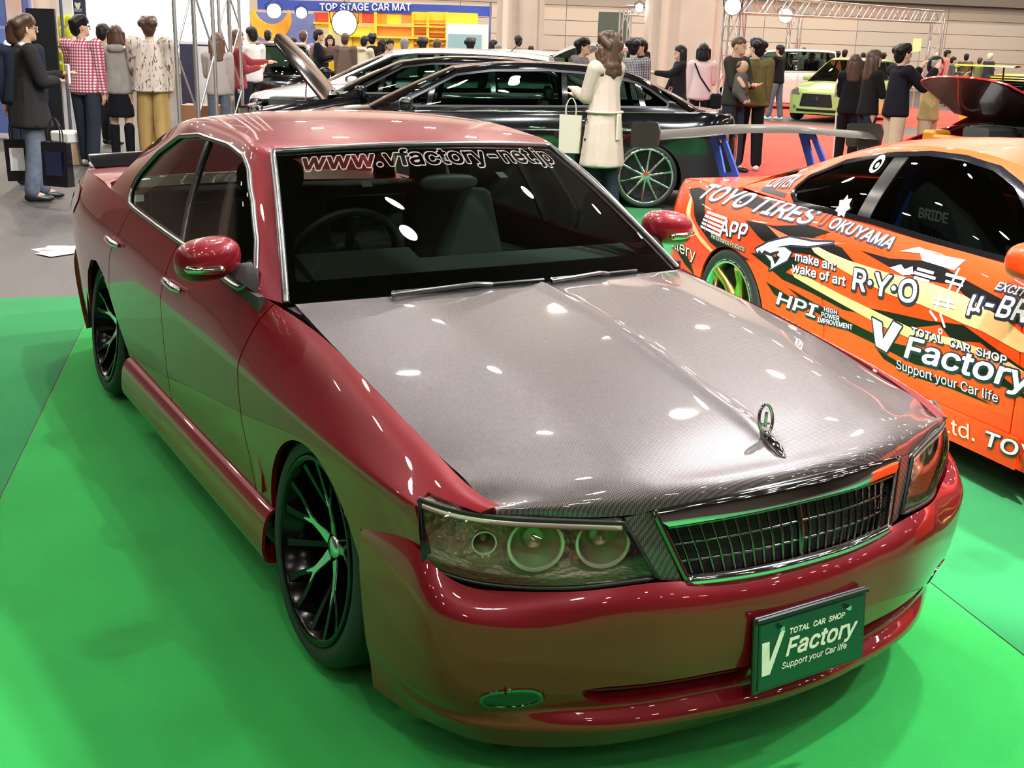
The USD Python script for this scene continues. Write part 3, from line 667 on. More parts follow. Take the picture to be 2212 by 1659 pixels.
# --- mirrors
def blob(c, r, n=3, p=2.6):
    s = trimesh.creation.icosphere(n); v = np.array(s.vertices); v = np.sign(v)*np.abs(v)**(2/p)
    return v*r+c, np.array(s.faces)
for s in (1, -1):
    sd = (lambda m: m) if s == 1 else mir
    v, f = blob((0, 0, 0), (.072, .100, .064)); v = v.copy(); v[:, 0] *= np.where(v[:, 0] < 0, .75, 1.05); v[:, 2] += .016*np.sin(v[:, 1]*6)
    mm = obj('side_mirror', sd(xf((v, f), rotz(.16), (-.755, -.872, .985))), PAINT, red, smooth=True)
    lens = [(-.70, -.955, .968), (-.682, -.92, .965), (-.680, -.88, .963), (-.686, -.84, .963)]
    obj('mirror_indicator', sd(tube(spline(lens, 14), [.006]+[.013]*12+[.006], 10)), mat('indicator_chrome', (.75, .70, .6), .1, 1.0), mm, smooth=True)
    obj('mirror_foot', sd(VF(m3.Manifold.hull_points(np.array([(-.60, -.765, .895), (-.70, -.770, .90), (-.66, -.745, .96), (-.73, -.745, .97), (-.71, -.82, .938), (-.76, -.82, .94), (-.74, -.82, .965)], float)))), TRIM, mm, smooth=50)
# door handles
for s in (1, -1):
    sd = (lambda m: m) if s == 1 else mir
    for x in (-1.30, -2.24):
        hd = tube([(x-.10, -.838, .795), (x-.07, -.852, .797), (x+.05, -.855, .796), (x+.09, -.842, .794)], [.010, .014, .014, .010], 10)
        obj('door_handle', sd(hd), CHROME, red, smooth=True)

# --- tail: trunk, rear glass, rear bumper, spoiler
RW = [[(-2.555, t*.50, 1.252-.03*t*t) for t in np.linspace(-1, 1, 9)], [(-2.78, t*.58, 1.12-.02*t*t) for t in np.linspace(-1, 1, 9)], [(-2.96, t*.64, .985-.02*t*t) for t in np.linspace(-1, 1, 9)]]
obj('rear_window', orient(loft(RW, 24, 10, kv='cubic'), (-1, 0, 1)), GLASSD, red, smooth=True)
CP = [R([(-2.47, .515, 1.232), (-2.60, .60, 1.13), (-2.74, .68, 1.0), (-2.82, .72, .965)]), R([(-2.555, .50, 1.222), (-2.74, .56, 1.11), (-2.90, .63, .99), (-3.0, .66, .965)])]
cp = panel(orient(loft(CP, 16, 4), (-1, -1, 1)), .02); obj('rear_pillar', cp, PAINT, red, smooth=True); obj('rear_pillar', mir(cp), PAINT, red, smooth=True)
GQ = [R([(-2.70, .742, .955), (-2.6, .70, 1.04), (-2.51, .64, 1.12), (-2.47, .515, 1.232)]), R([(-2.80, .735, .957), (-2.72, .685, 1.02), (-2.60, .62, 1.12), (-2.50, .51, 1.232)])]
TR = [[(x, t*w, z-.02*t*t) for t in np.linspace(-1, 1, 11)] for x, w, z in ((-2.74, .735, .962), (-2.94, .728, .982), (-3.15, .725, .985), (-3.40, .705, .980), (-3.57, .67, .972), (-3.66, .64, .90), (-3.67, .62, .80))]
obj('trunk_lid', panel(orient(loft(TR, 30, 26), (0, 0, 1)), .02), PAINT, red, smooth=True)
SP = [[(x, t*w, z-.012*t*t) for t in np.linspace(-1, 1, 11)] for x, w, z in ((-3.44, .66, .982), (-3.52, .67, 1.012), (-3.62, .655, 1.03), (-3.63, .65, 1.018), (-3.58, .64, .985))]
obj('trunk_spoiler', panel(orient(loft(SP, 24, 14), (1, 0, 1)), .01), BLACK, red, smooth=True)
tail = [[(-3.05, .835, z), (-3.35, .80+d, z), (-3.60, .72+d, z), (-3.70, .5, z), (-3.73, 0, z)] for z, d in ((.15, -.02), (.30, 0), (.52, .012), (.58, .0), (.80, -.03))]
tl = [R(r)+[(x, w, z) for x, w, z in r[-2::-1]] for r in tail]
RB = orient(loft(tl, 60, 20), (-1, 0, 0)); RB = clip(RB, sbox(-4, .1, -3.40, .75))
obj('rear_bumper', panel(RB, .02), PAINT, red, smooth=True)
for s in (1, -1):
    v, f = clip(SIDE, rounded([(-3.60, .88), (-3.30, .885), (-3.22, .84), (-3.30, .76), (-3.60, .75)], .02)); q = offset((v, f), .004)
    obj('tail_lamp', q if s == 1 else mir(q), mat('tail_red', (.16, .01, .012), .08, 0, 1.0), red, smooth=True)

# --- wheels
def sweep_bar(P, w, h, up):
    """A bar of rectangular section along points P; w across, h along up."""
    P = np.asarray(P, float); T = np.gradient(P, axis=0); T /= np.linalg.norm(T, axis=1, keepdims=True); up = np.asarray(up, float)
    S = np.cross(T, up); S /= np.linalg.norm(S, axis=1, keepdims=True); K = len(P)
    w = np.broadcast_to(np.asarray(w, float), (K,))[:, None]; h = np.broadcast_to(np.asarray(h, float), (K,))[:, None]
    A, B, C, D = P-S*w/2, P+S*w/2, P+S*w/2-up*h, P-S*w/2-up*h
    V = np.stack([A, B, C, D], 1).reshape(-1, 3); F = []
    for i in range(K-1):
        for b in range(4):
            c = (b+1) % 4; F += [(4*i+b, 4*i+c, 4*i+4+c), (4*i+b, 4*i+4+c, 4*i+4+b)]
    F += [(0, 2, 1), (0, 3, 2), (4*K-4, 4*K-3, 4*K-2), (4*K-4, 4*K-2, 4*K-1)]
    return V, np.array(F)

def tyre_mesh(Rt, Rr, wd, n=56):
    h = wd/2
    return lathe([(Rr-.004, -h+.015), (Rr, -h+.004), (Rr+(Rt-Rr)*.5, -h-.004), (Rt-.012, -h+.008), (Rt-.002, -h+.028), (Rt, 0), (Rt-.002, h-.028), (Rt-.012, h-.008), (Rr+(Rt-Rr)*.5, h+.004), (Rr, h-.004), (Rr-.004, h-.015)], n)

def rim_barrel(Rr, wd, n=56, lip=.012):
    h = wd/2
    return lathe([(Rr-.002, h-.006), (Rr+lip*.3, h+.002), (Rr-lip, h+.003), (Rr-lip*1.3, h-.008), (Rr-.03, h-.035), (Rr-.045, h-.09), (Rr-.05, -h+.02)], n)

WBLK = mat('wheel_black', (.003, .003, .0035), .16, 0, 0, spec=.22)
def alloy_wheel(parent, c, camber, side, Rt=.316, Rr=.252, wd=.225, name='wheel', phase=.3):
    rot = rotx(-camber) if side < 0 else rotx(camber) @ rotz(math.pi)
    at_ = lambda m: xf(m, rot, c)
    h = wd/2; O = -1.0                                               # outward is -y in the wheel's own frame
    ty = obj(name, at_(tyre_mesh(Rt, Rr, wd)), RUBBER, parent, smooth=True)
    rm = obj('rim', at_(cat(rim_barrel(Rr, wd), lathe([(.20, -.02), (.19, -.025), (.06, -.02), (.05, .0)], 40))), WBLK, ty, smooth=True)
    blk, sil = [], []
    up = np.array([0, O, 0])
    def pt(r, a, d): return np.array([r*math.cos(a), O*(h-d), r*math.sin(a)])
    for k_ in range(5):
        a = phase+k_*2*math.pi/5
        dep = lambda r: .058-.050*max(0, (r-.05)/.2)**.9
        arm = [pt(r, a, dep(r)) for r in (.035, .07, .10, .125)]
        blk.append(sweep_bar(arm, [.036, .028, .024, .028], .030, up)); sil.append(sweep_bar(np.array(arm)+up*.0025, [.030, .022, .017, .02], .004, up))
        for s in (-1, 1):
            br = [pt(.118, a+s*.03, dep(.118)), pt(.15, a+s*.115, dep(.15)), pt(.19, a+s*.175, dep(.19)), pt(Rr-.012, a+s*.19, .006)]
            blk.append(sweep_bar(br, [.020, .017, .017, .020], .034, up))
            sil.append(sweep_bar(np.array(br[:2])+up*.0025, [.013, .004], .004, up))
        b = a+math.pi/5
        br = [pt(.06, b, .085), pt(.14, b, .05), pt(Rr-.014, b, .012)]
        blk.append(sweep_bar(br, [.018, .016, .022], .03, up))
    obj('spokes', at_(cat(*blk)), WBLK, ty, smooth=False); obj('spoke_face', at_(cat(*sil)), SILVER, ty, smooth=False)
    obj('hub_cap', at_(xf(lathe([(.001, .012), (.02, .011), (.028, .006), (.034, 0), (.036, -.02)], 28), None, (0, O*(h-.062), 0))), SILVER, ty, smooth=40)
    return ty
for (x, w, cam_) in ((0.0, .728, .090), (-2.665, .705, .100)):
    alloy_wheel(red, np.array([x, -w, .325]), cam_, -1); alloy_wheel(red, np.array([x, w, .325]), cam_, 1)

# --- dark inside of the shell, wheel wells and underbody
und = [box(-3.6, .75, -.56, .56, .17, .30), box(-2.2, -.42, -.76, .76, .17, .34), box(.40, .80, -.40, .40, .14, .46), box(-3.55, -3.05, -.60, .60, .2, .75), box(-2.3, -.42, -.79, .79, .30, .80)]
obj('underbody', cat(*und, box(-.42, .56, -.56, .56, .28, .64), box(-3.05, -2.3, -.52, .52, .3, .93)), DARK, red, smooth=False)
well = []
for x in (0, -2.665):
    for s in (-1, 1):
        m = lathe([(.395, .0), (.395, .26)], 40); v, f = m; v = v[:, :]*[1, 1, 1]+[x, s*.56 if s < 0 else .56+.26, .30]
        f = f[v[f][:, :, 2].mean(1) > .24]; obj('wheel_well', (v, f[:, ::-1]), DARK, red, smooth=True)

# --- cabin
obj('dashboard', cat(VF(m3.Manifold.hull_points(np.array([(-.45, -.70, .86), (-.45, .70, .86), (-.36, 0, .875), (-.80, -.70, .93), (-.80, .70, .93), (-.80, -.70, .62), (-.80, .70, .62), (-.5, .7, .6), (-.5, -.7, .6)], float))), VF(m3.Manifold.hull_points(np.array([(-.62, -.58, .92), (-.62, -.18, .92), (-.80, -.58, .97), (-.80, -.18, .97), (-.83, -.58, .9), (-.83, -.18, .9)], float)))), CABINL, red, smooth=40)
aw = np.linspace(0, 2*np.pi, 40, endpoint=False); Rw = roty(math.radians(-62))
wh = obj('steering_wheel', xf(cat(tube(np.stack([.185*np.cos(aw), .185*np.sin(aw), 0*aw], 1), .015, 8, closed=True), rod((-.18, 0, -.01), (.18, 0, -.01), .016), rod((0, 0, -.01), (-.0, .18, -.01), .016), xf(blob((0, 0, 0), (.07, .06, .03)), None)), Rw, (-.90, -.37, .93)), mat('leather', (.02, .02, .02), .5), red, smooth=40)
for y in (-.37, .37):
    sb = VF(m3.Manifold.hull_points(np.vstack([blob(c, r, 1)[0] for c, r in (((-1.42, y-.17, .55), (.07, .06, .06)), ((-1.42, y+.17, .55), (.07, .06, .06)), ((-1.58, y-.15, 1.0), (.05, .05, .05)), ((-1.58, y+.15, 1.0), (.05, .05, .05)))])))
    sc_ = VF(m3.Manifold.hull_points(np.vstack([blob(c, r, 1)[0] for c, r in (((-1.42, y-.18, .5), (.06, .06, .07)), ((-1.42, y+.18, .5), (.06, .06, .07)), ((-.98, y-.18, .52), (.05, .05, .06)), ((-.98, y+.18, .52), (.05, .05, .06)))])))
    st_ = obj('front_seat', cat(sb, sc_), CABIN, red, smooth=60)
    obj('headrest', cat(blob((-1.62, y, 1.12), (.05, .13, .075)), rod((-1.61, y-.05, 1.0), (-1.61, y-.05, 1.1), .006), rod((-1.61, y+.05, 1.0), (-1.61, y+.05, 1.1), .006)), CABIN, st_, smooth=True)
rs = obj('rear_seat', cat(VF(m3.Manifold.hull_points(np.vstack([blob(c, (.07, .06, .06), 1)[0] for c in ((-2.22, -.62, .5), (-2.22, .62, .5), (-2.42, -.58, .93), (-2.42, .58, .93))]))), box(-2.35, -1.85, -.64, .64, .38, .54, .04)), CABIN, red, smooth=50)
obj('interior_mirror', cat(blob((-.86, 0, 1.17), (.02, .11, .03)), rod((-.86, 0, 1.18), (-.90, 0, 1.25), .008)), CABINL, red, smooth=True)
obj('headlining', offset(ROOF, -.03), mat('headlining_grey', (.20, .20, .18), .9), red, smooth=True)
for s in (-1, 1):
    obj('door_lining', box(-2.2, -.55, s*.765, s*.785, .6, .90), CABIN, red)
# ---------------------------------------------------------------- a kit for the other cars (own frame: x forward from the rear axle, z up)
class Frame:
    """Where a car stands: local car coordinates -> world."""
    def __init__(s, o, heading): s.o = np.array(o, float); s.h = heading; s.R = rotz(heading)

def sell(n): return lambda u: (np.clip(1-np.abs(u)**n, 0, 1))**(1/n)

def car_sheets(sp):
    """sp.side: stations (x, w, crease z, belt half width, belt z) tail to nose. Returns all body sheets."""
    S = sp['side']; zb = sp.get('zb', .2)
    def row(fn): return R([fn(*s) for s in S])
    rows = [row(lambda x, w, c, b, z: (x, w-.03, zb)), row(lambda x, w, c, b, z: (x, w-.012, zb*.6+c*.4)), row(lambda x, w, c, b, z: (x, w-.003, zb*.3+c*.7)),
            row(lambda x, w, c, b, z: (x, w, c)), row(lambda x, w, c, b, z: (x, w*.62+b*.38+.004, c*.5+z*.5)), row(lambda x, w, c, b, z: (x, w*.2+b*.8+.004, c*.14+z*.86)), row(lambda x, w, c, b, z: (x, b, z))]
    out = {'side': orient(loft(rows, sp.get('nu', 110), 26, crease=(3,)), (0, -1, 0)), 'rows': rows}
    def end(k, cx, sgn):
        rr = []
        for r, xc in zip(rows, cx):
            x, y, z = r[k]; w = -y; t = np.sin(np.linspace(-1, 1, 25)*np.pi/2)
            rr.append([(x+(xc-x)*(1-abs(u)**2.3)**(1/1.9), u*w, z+(.012 if r is not rows[-1] else .012)*(1-u*u)) for u in t])
        return orient(loft(rr, 50, 22, kind_end(rr)) if False else loft(rr, 50, 22, crease=(3,)), (sgn, 0, .1))
    out['nose'] = end(-1, sp['nose'], 1); out['tail'] = end(0, sp['tail'], -1)
    xs = np.array([s[0] for s in S]); top = np.array(rows[-1])
    def deck(x0, x1, c0, cend, crown, k):
        xx = np.linspace(x0, x1, 14); e_w = -CubicSpline(xs, top[:, 1])(xx); e_z = CubicSpline(xs, top[:, 2])(xx)
        cx = np.linspace(c0[0], cend, 14); ss = np.linspace(0, 1, 14)
        z_end = e_z[-1]+.012; cz = c0[1]+(z_end-c0[1])*ss+crown*np.sin(np.pi*ss)*.8
        rr = []
        for u in np.sin(np.linspace(-1, 1, 21)*np.pi/2):
            q = (1-abs(u)**2.3)**(1/1.9)
            rr.append([(xx[i]+(cx[i]-xx[i])*(q*ss[i]+(1-u*u)*(1-ss[i])), u*e_w[i], e_z[i]+(cz[i]-e_z[i])*(1-abs(u)**2.4)) for i in range(14)])
        return orient(loft(rr, 36, 30), (0, 0, 1))
    out['hood'] = deck(sp['base'][0][0], xs[-1], sp['cowl'], sp['nose'][-1], sp.get('crown', .02), 1)
    if sp.get('rearw'): out['trunk'] = deck(sp['base'][-1][0], xs[0], sp['rearw'], sp['tail'][-1], .01, -1)
    B, T = np.array(sp['base'], float), np.array(sp['top'], float); bow = sp.get('bow', .018); gr_ = []
    for s in (0, .33, .66, 1.0):
        q = B*(1-s)+T*s; q[:, 1] += bow*math.sin(math.pi*s); gr_.append(R(q.tolist()))
    g2 = T.copy(); g2[:, 1] -= .035; g2[:, 2] += .022; gr_.append(R(g2.tolist()))
    out['green'] = orient(loft(gr_, 70, 30), (0, -1, 0))
    rc = sp['roofc']; rr = []
    for u in np.linspace(-1, 1, 15):
        a = abs(u); rr.append([(rc[i][0]+(g2[i][0]-rc[i][0])*a**2, u*g2[i][1], rc[i][1]+(g2[i][2]-rc[i][1])*a**2.3) for i in range(len(rc))])
    out['roof'] = orient(loft(rr, 40, 30), (0, 0, 1)); out['rooflines'] = rr
    def glass(b, cb, tp, ct, d):
        G_ = []
        for s in np.linspace(0, 1, 5):
            G_.append([((b[0]+(cb[0]-b[0])*(1-u*u))*(1-s)+(tp[0]+(ct[0]-tp[0])*(1-u*u))*s+d*.03*math.sin(math.pi*s), u*(b[1]*(1-s)+tp[1]*s), (b[2]+(cb[1]-b[2])*(1-u*u))*(1-s)+(tp[2]+(ct[1]-tp[2])*(1-u*u))*s) for u in np.linspace(-1, 1, 13)])
        return orient(loft(G_, 30, 16), (d, 0, .6))
    out['windshield'] = glass(B[0], sp['cowl'], g2[0], rc[0], 1)
    out['rearglass'] = glass(B[-1], sp['rearw'] if sp.get('rearw') else (B[-1][0]-.12, B[-1][2]), g2[-1], rc[-1], -1)
    return out

def glass_outline(sp, a=.05, bz=.02, t=.045, c=.10, r=.03):
    B, T = np.array(sp['base'], float), np.array(sp['top'], float)
    if sp.get('win'): return rounded(sp['win'], .02)
    return Polygon([(x, z) for x, _, z in B]+[(x, z) for x, _, z in T[::-1]]).buffer(-t).buffer(-r).buffer(r)

def wheel_generic(parent, F_, c, side, Rt, Rr, wd, rim_mat, nsp=10, spw=.022, lipmat=None, name='wheel', deep=.03):
    sgn = -1 if side < 0 else 1; h = wd/2
    tr = lambda m: xf(xf(m, rotz(math.pi) if side > 0 else None, c), F_.R, F_.o)
    ty = obj(name, tr(tyre_mesh(Rt, Rr, wd, 44)), RUBBER, parent, smooth=True)
    obj('rim', tr(rim_barrel(Rr, wd, 44, .014)), lipmat or rim_mat, ty, smooth=True)
    obj('brake_disc', tr(lathe([(Rr-.035, -.055), (.06, -.06), (.03, -.03)], 30)), TRIM, ty, smooth=True)
    sp = []
    up = np.array([0, -1.0, 0])
    for k_ in range(nsp):
        a = k_*2*math.pi/nsp+.2; p = lambda r, d: np.array([r*math.cos(a), -(h-d), r*math.sin(a)])
        sp.append(tube(spline([p(.04, deep+.018), p(.12, deep*.8+.016), p(Rr-.012, .016)], 7), np.interp(np.arange(7), [0, 3, 6], [spw*.75, spw*.5, spw*.62]), 8))
    sp.append(xf(lathe([(.001, .004), (.05, .0), (.062, -.02)], 24), None, (0, -(h-deep-.01), 0)))
    obj('spokes', tr(cat(*sp)), rim_mat, ty, smooth=50)
    return ty

def make_car(name, label, F_, sp, paint, group=None, glass=None, wheel=None, seams=(), extras=None, lamp=None, plate=True, cabin=True, hood_up=None, tailgate_up=None, skip=()):
    car = thing(name, label, 'car'); sh = car_sheets(sp)
    W = lambda m: xf(m, F_.R, F_.o)
    glass = glass or GLASSD; wheel = wheel or dict(Rt=.32, Rr=.235, wd=.215, rim_mat=CHROME)
    def add(nm, m, mt, parent=None, smooth=True, label=None): return obj(nm, W(m), mt, parent or car, smooth=smooth, label=label)
    arches = None
    for ax in sp['axles']:
        p = Point(ax, sp.get('archz', .30)).buffer(sp.get('archr', .355), quad_segs=20).union(sbox(ax-sp.get('archr', .355), -.3, ax+sp.get('archr', .355), sp.get('archz', .30)))
        arches = p if arches is None else arches.union(p)
    cut = arches
    for sm in seams: cut = cut.union(LineString(sm).buffer(.004))
    side = clip(sh['side'], cut, inside=False)
    sides = {}
    for s in (-1, 1):
        sides[s] = add('body_side', panel(side if s < 0 else mir(side), .012), paint)
    add('front_fascia', panel(sh['nose'], .02), paint); add('rear_fascia', panel(sh['tail'], .02), paint)
    if hood_up is None: add('hood', panel(sh['hood'], .02), paint)
    else:
        ang, hm, um = hood_up; v, f = panel(sh['hood'], .02, back=True); p0 = np.array([sp['cowl'][0], 0, sp['cowl'][1]])
        v = (v-p0) @ roty(-ang).T+p0+[0, 0, .02]; hd = add('hood', (v, f), hm, smooth=True, label='hood propped wide open')
        lv, lf = offset(sh['hood'], -.026); lv = (lv*[1, .94, 1]-p0) @ roty(-ang).T+p0+[0, 0, .02]; obj('hood_liner', W((lv, lf)), mat('hood_liner', (.05, .012, .010), .3, 0, .8), hd, smooth=True)
        pr = np.array([sp['axles'][1]+.25, .55, .82]); q = (np.array([sp['axles'][1]+.3, .45, .85])-p0) @ roty(-ang).T+p0
        obj('hood_prop', W(rod(pr, q, .008)), CHROME, hd, smooth=True)
        x0, x1 = sp['cowl'][0]+.08, sp['nose'][0]-.12
        bay = add('engine_bay', box(x0, x1, -.62, .62, .45, .62), DARK, smooth=False)
        rng = random.Random(5)
        for (bx, by, sx, sy, hz, mt, nm) in ((.45, 0, .55, .36, .26, CABINL, 'engine_cover'), (.2, .42, .26, .2, .24, TRIM, 'battery'), (.85, -.42, .3, .2, .2, um, 'airbox'), (.15, -.40, .2, .2, .24, WHITE, 'reservoir'), (.95, .1, .16, .9, .16, um, 'radiator_panel')):
            obj(nm, W(box(x0+bx-sx/2, x0+bx+sx/2, by-sy/2, by+sy/2, .6, .6+hz, .03)), mt, bay, smooth=30)
    if 'trunk' in sh: add('trunk_lid', panel(sh['trunk'], .02), paint)
    add('roof', panel(sh['roof'], .02), paint); add('windshield', sh['windshield'], GLASS)
    rg = sh['rearglass']
    add('rear_window', rg, glass)
    go = glass_outline(sp); pil = None
    for a, b in sp.get('pillars', ()):
        q = LineString([a, b]).buffer(sp.get('pillar_w', .03)); pil = q if pil is None else pil.union(q)
    post = panel(clip(sh['green'], go, inside=False), .015)
    panes = polys(go.difference(pil)) if pil is not None else [go]
    for s in (-1, 1):
        m = (lambda q: q) if s < 0 else mir
        add('side_frame', m(post), paint)
        add('window_trim', m(panel(offset(clip(sh['green'], go.buffer(.012).difference(go.buffer(-.010))), .003), .01)), sp.get('trimmat', TRIM))
        if pil is not None: add('window_post', m(panel(clip(sh['green'], go.intersection(pil)), .02)), sp.get('postmat', TRIM))
        for p in panes: add('side_window', m(offset(clip(sh['green'], p), -.004)), glass)
    ex = sp.get('mirror')
    if ex:
        for s in (-1, 1):
            c = np.array([ex[0], s*(ex[1]+.09), ex[2]])
            mm = add('side_mirror', xf(blob((0, 0, 0), (.07, .11, .068)), rotz(s*-.15), c), paint)
            obj('mirror_foot', W(rod(c+[0, -s*.08, -.04], c+[.03, -s*.2, -.07], .022)), TRIM, mm, smooth=True)
    nproj = lambda V: np.c_[V[:, 1], V[:, 2]]
    for (nm, where, poly, mt, d, both_) in (lamp or ()):
        sheet = {'nose': sh['nose'], 'tail': sh['tail'], 'side': sh['side']}[where]
        pr = nproj if where in ('nose', 'tail') else (0, 2)
        q = clip(sheet, poly, pr)
        if len(q[1]): add(nm, panel(offset(q, d), .02), mt)
        if both_:
            q2 = mir(q) if where == 'side' else clip(sheet, affinity.scale(poly, -1, 1, origin=(0, 0)), pr)
            if len(q2[1]): add(nm, panel(offset(q2, d), .02), mt)
    for ax in sp['axles']:
        for s in (-1, 1):
            wheel_generic(car, F_, (ax, s*(sp.get('track', .74)), wheel['Rt']), s, **wheel)
    xs = [s[0] for s in sp['side']]; x0, x1 = xs[0]+.08, xs[-1]
    wl = sp['axles']; ar = sp.get('archr', .355)+.02; zt = .62
    und = [box(x0, x1, -.54, .54, zb_ := sp.get('zb', .2)-.02, .34), box(wl[0]+ar, wl[1]-ar, -.76, .76, zb_, .55), box(wl[1]-ar, x1-.1, -.5, .5, .3, .60), box(x0, wl[0]+ar, -.52, .52, .3, .70)]
    und += [box(wl[1]+ar, x1, -.62, .62, zb_, .55), box(x0, wl[0]-ar, -.62, .62, zb_, .6)] if x1-wl[1] > ar+.1 else []
    add('underbody', cat(*und), DARK, smooth=False)
    if cabin:
        bf, bl = sp['base'][0], sp['base'][-1]; zc = bf[2]
        add('dashboard', VF(m3.Manifold.hull_points(np.array([(sp['cowl'][0]-.05, -.6, zc-.05), (sp['cowl'][0]-.05, .6, zc-.05), (bf[0]-.35, -.66, zc+.02), (bf[0]-.35, .66, zc+.02), (bf[0]-.4, -.66, .6), (bf[0]-.4, .66, .6)]))), CABINL, smooth=40)
        xm = (bf[0]+bl[0])/2
        for y in (-.36, .36):
            st_ = add('front_seat', cat(VF(m3.Manifold.hull_points(np.vstack([blob(c, r, 1)[0] for c, r in (((xm+.05, y-.17, .5), (.08, .06, .06)), ((xm+.05, y+.17, .5), (.08, .06, .06)), ((xm-.12, y-.14, 1.0), (.05, .05, .05)), ((xm-.12, y+.14, 1.0), (.05, .05, .05)))]))), blob((xm-.16, y, 1.11), (.05, .12, .07)), box(xm, xm+.5, y-.22, y+.22, .34, .5, .04)), CABIN, smooth=60)
        add('rear_seat', VF(m3.Manifold.hull_points(np.vstack([blob(c, (.07, .06, .06), 1)[0] for c in ((bl[0]+.55, -.55, .45), (bl[0]+.55, .55, .45), (bl[0]+.4, -.5, .95), (bl[0]+.4, .5, .95))]))), CABIN, smooth=60)
        aw_ = np.linspace(0, 2*np.pi, 28, endpoint=False)
        add('steering_wheel', xf(cat(tube(np.stack([.18*np.cos(aw_), .18*np.sin(aw_), 0*aw_], 1), .014, 6, closed=True), rod((-.18, 0, 0), (.18, 0, 0), .014)), roty(math.radians(-62)), (bf[0]-.5, -.36, zc+.02)), TRIM)
    if extras: extras(car, sh, W, add)
    return car, sh
# ---------------------------------------------------------------- the orange race coupe, covered in shop lettering
ORANGE = mat('race_orange', (.90, .05, .006), .35, 0, .6, spec=.2)
FO = Frame((-1.767, 3.072, 0), math.radians(-10))
spo = dict(zb=.15, archz=.28, archr=.352, track=.725, axles=(0, 2.525),
  side=[(-.93, .63, .66, .58, .86), (-.80, .765, .70, .70, .895), (-.50, .825, .735, .73, .915), (-.1, .850, .745, .735, .915), (.4, .852, .735, .758, .912), (.9, .852, .725, .778, .908), (1.4, .852, .715, .785, .898), (1.9, .852, .705, .778, .885), (2.2, .852, .695, .75, .86), (2.6, .852, .675, .72, .80), (3.0, .83, .64, .68, .73), (3.25, .76, .60, .62, .67)],
  nose=[3.50, 3.52, 3.52, 3.53, 3.52, 3.50, 3.46], tail=[-1.06, -1.10, -1.11, -1.10, -1.06, -1.02, -.98],
  base=[(2.25, .745, .862), (1.8, .778, .890), (1.4, .785, .900), (.9, .778, .910), (.5, .765, .915), (.18, .745, .92), (-.18, .70, .925)],
  top=[(1.66, .572, 1.195), (1.42, .598, 1.236), (1.15, .605, 1.238), (.85, .600, 1.212), (.55, .585, 1.150), (.34, .575, 1.085), (.10, .565, 1.02)],
  roofc=[(1.72, 1.225), (1.45, 1.262), (1.15, 1.282), (.85, 1.275), (.50, 1.235), (.18, 1.165), (-.12, 1.075)],
  cowl=(2.43, .885), mirror=(2.08, .80, .945), trimmat=BLACK, rearw=(-.45, .945), bow=.022,
  win=[(.42, .925), (.335, .965), (.36, 1.04), (.567, 1.132), (.869, 1.196), (1.151, 1.230), (1.36, 1.232), (1.54, 1.208), (1.68, 1.158), (1.90, 1.02), (2.07, .90), (1.6, .905), (1.04, .925)],
  pillars=[((1.00, 1.3), (.95, .85))], pillar_w=.045, postmat=mat('b_pillar_black', (.01, .01, .01), .2, 0, .5))
CREAMP = mat('flame_cream', (.92, .45, .20), .4, 0, .4, spec=.2); FBLACK = mat('flame_black', (.005, .004, .004), .45, 0, .15, spec=.2); FPINK = mat('flame_coral', (.85, .13, .06), .35, 0, 1.0)
DEC = mat('decal_white', (.92, .92, .94), .4, 0, .3); DECD = mat('decal_shadow', (.012, .014, .03), .5); DECC = mat('decal_cream', (.80, .78, .60), .5); DECR = mat('decal_red', (.75, .03, .02), .5)
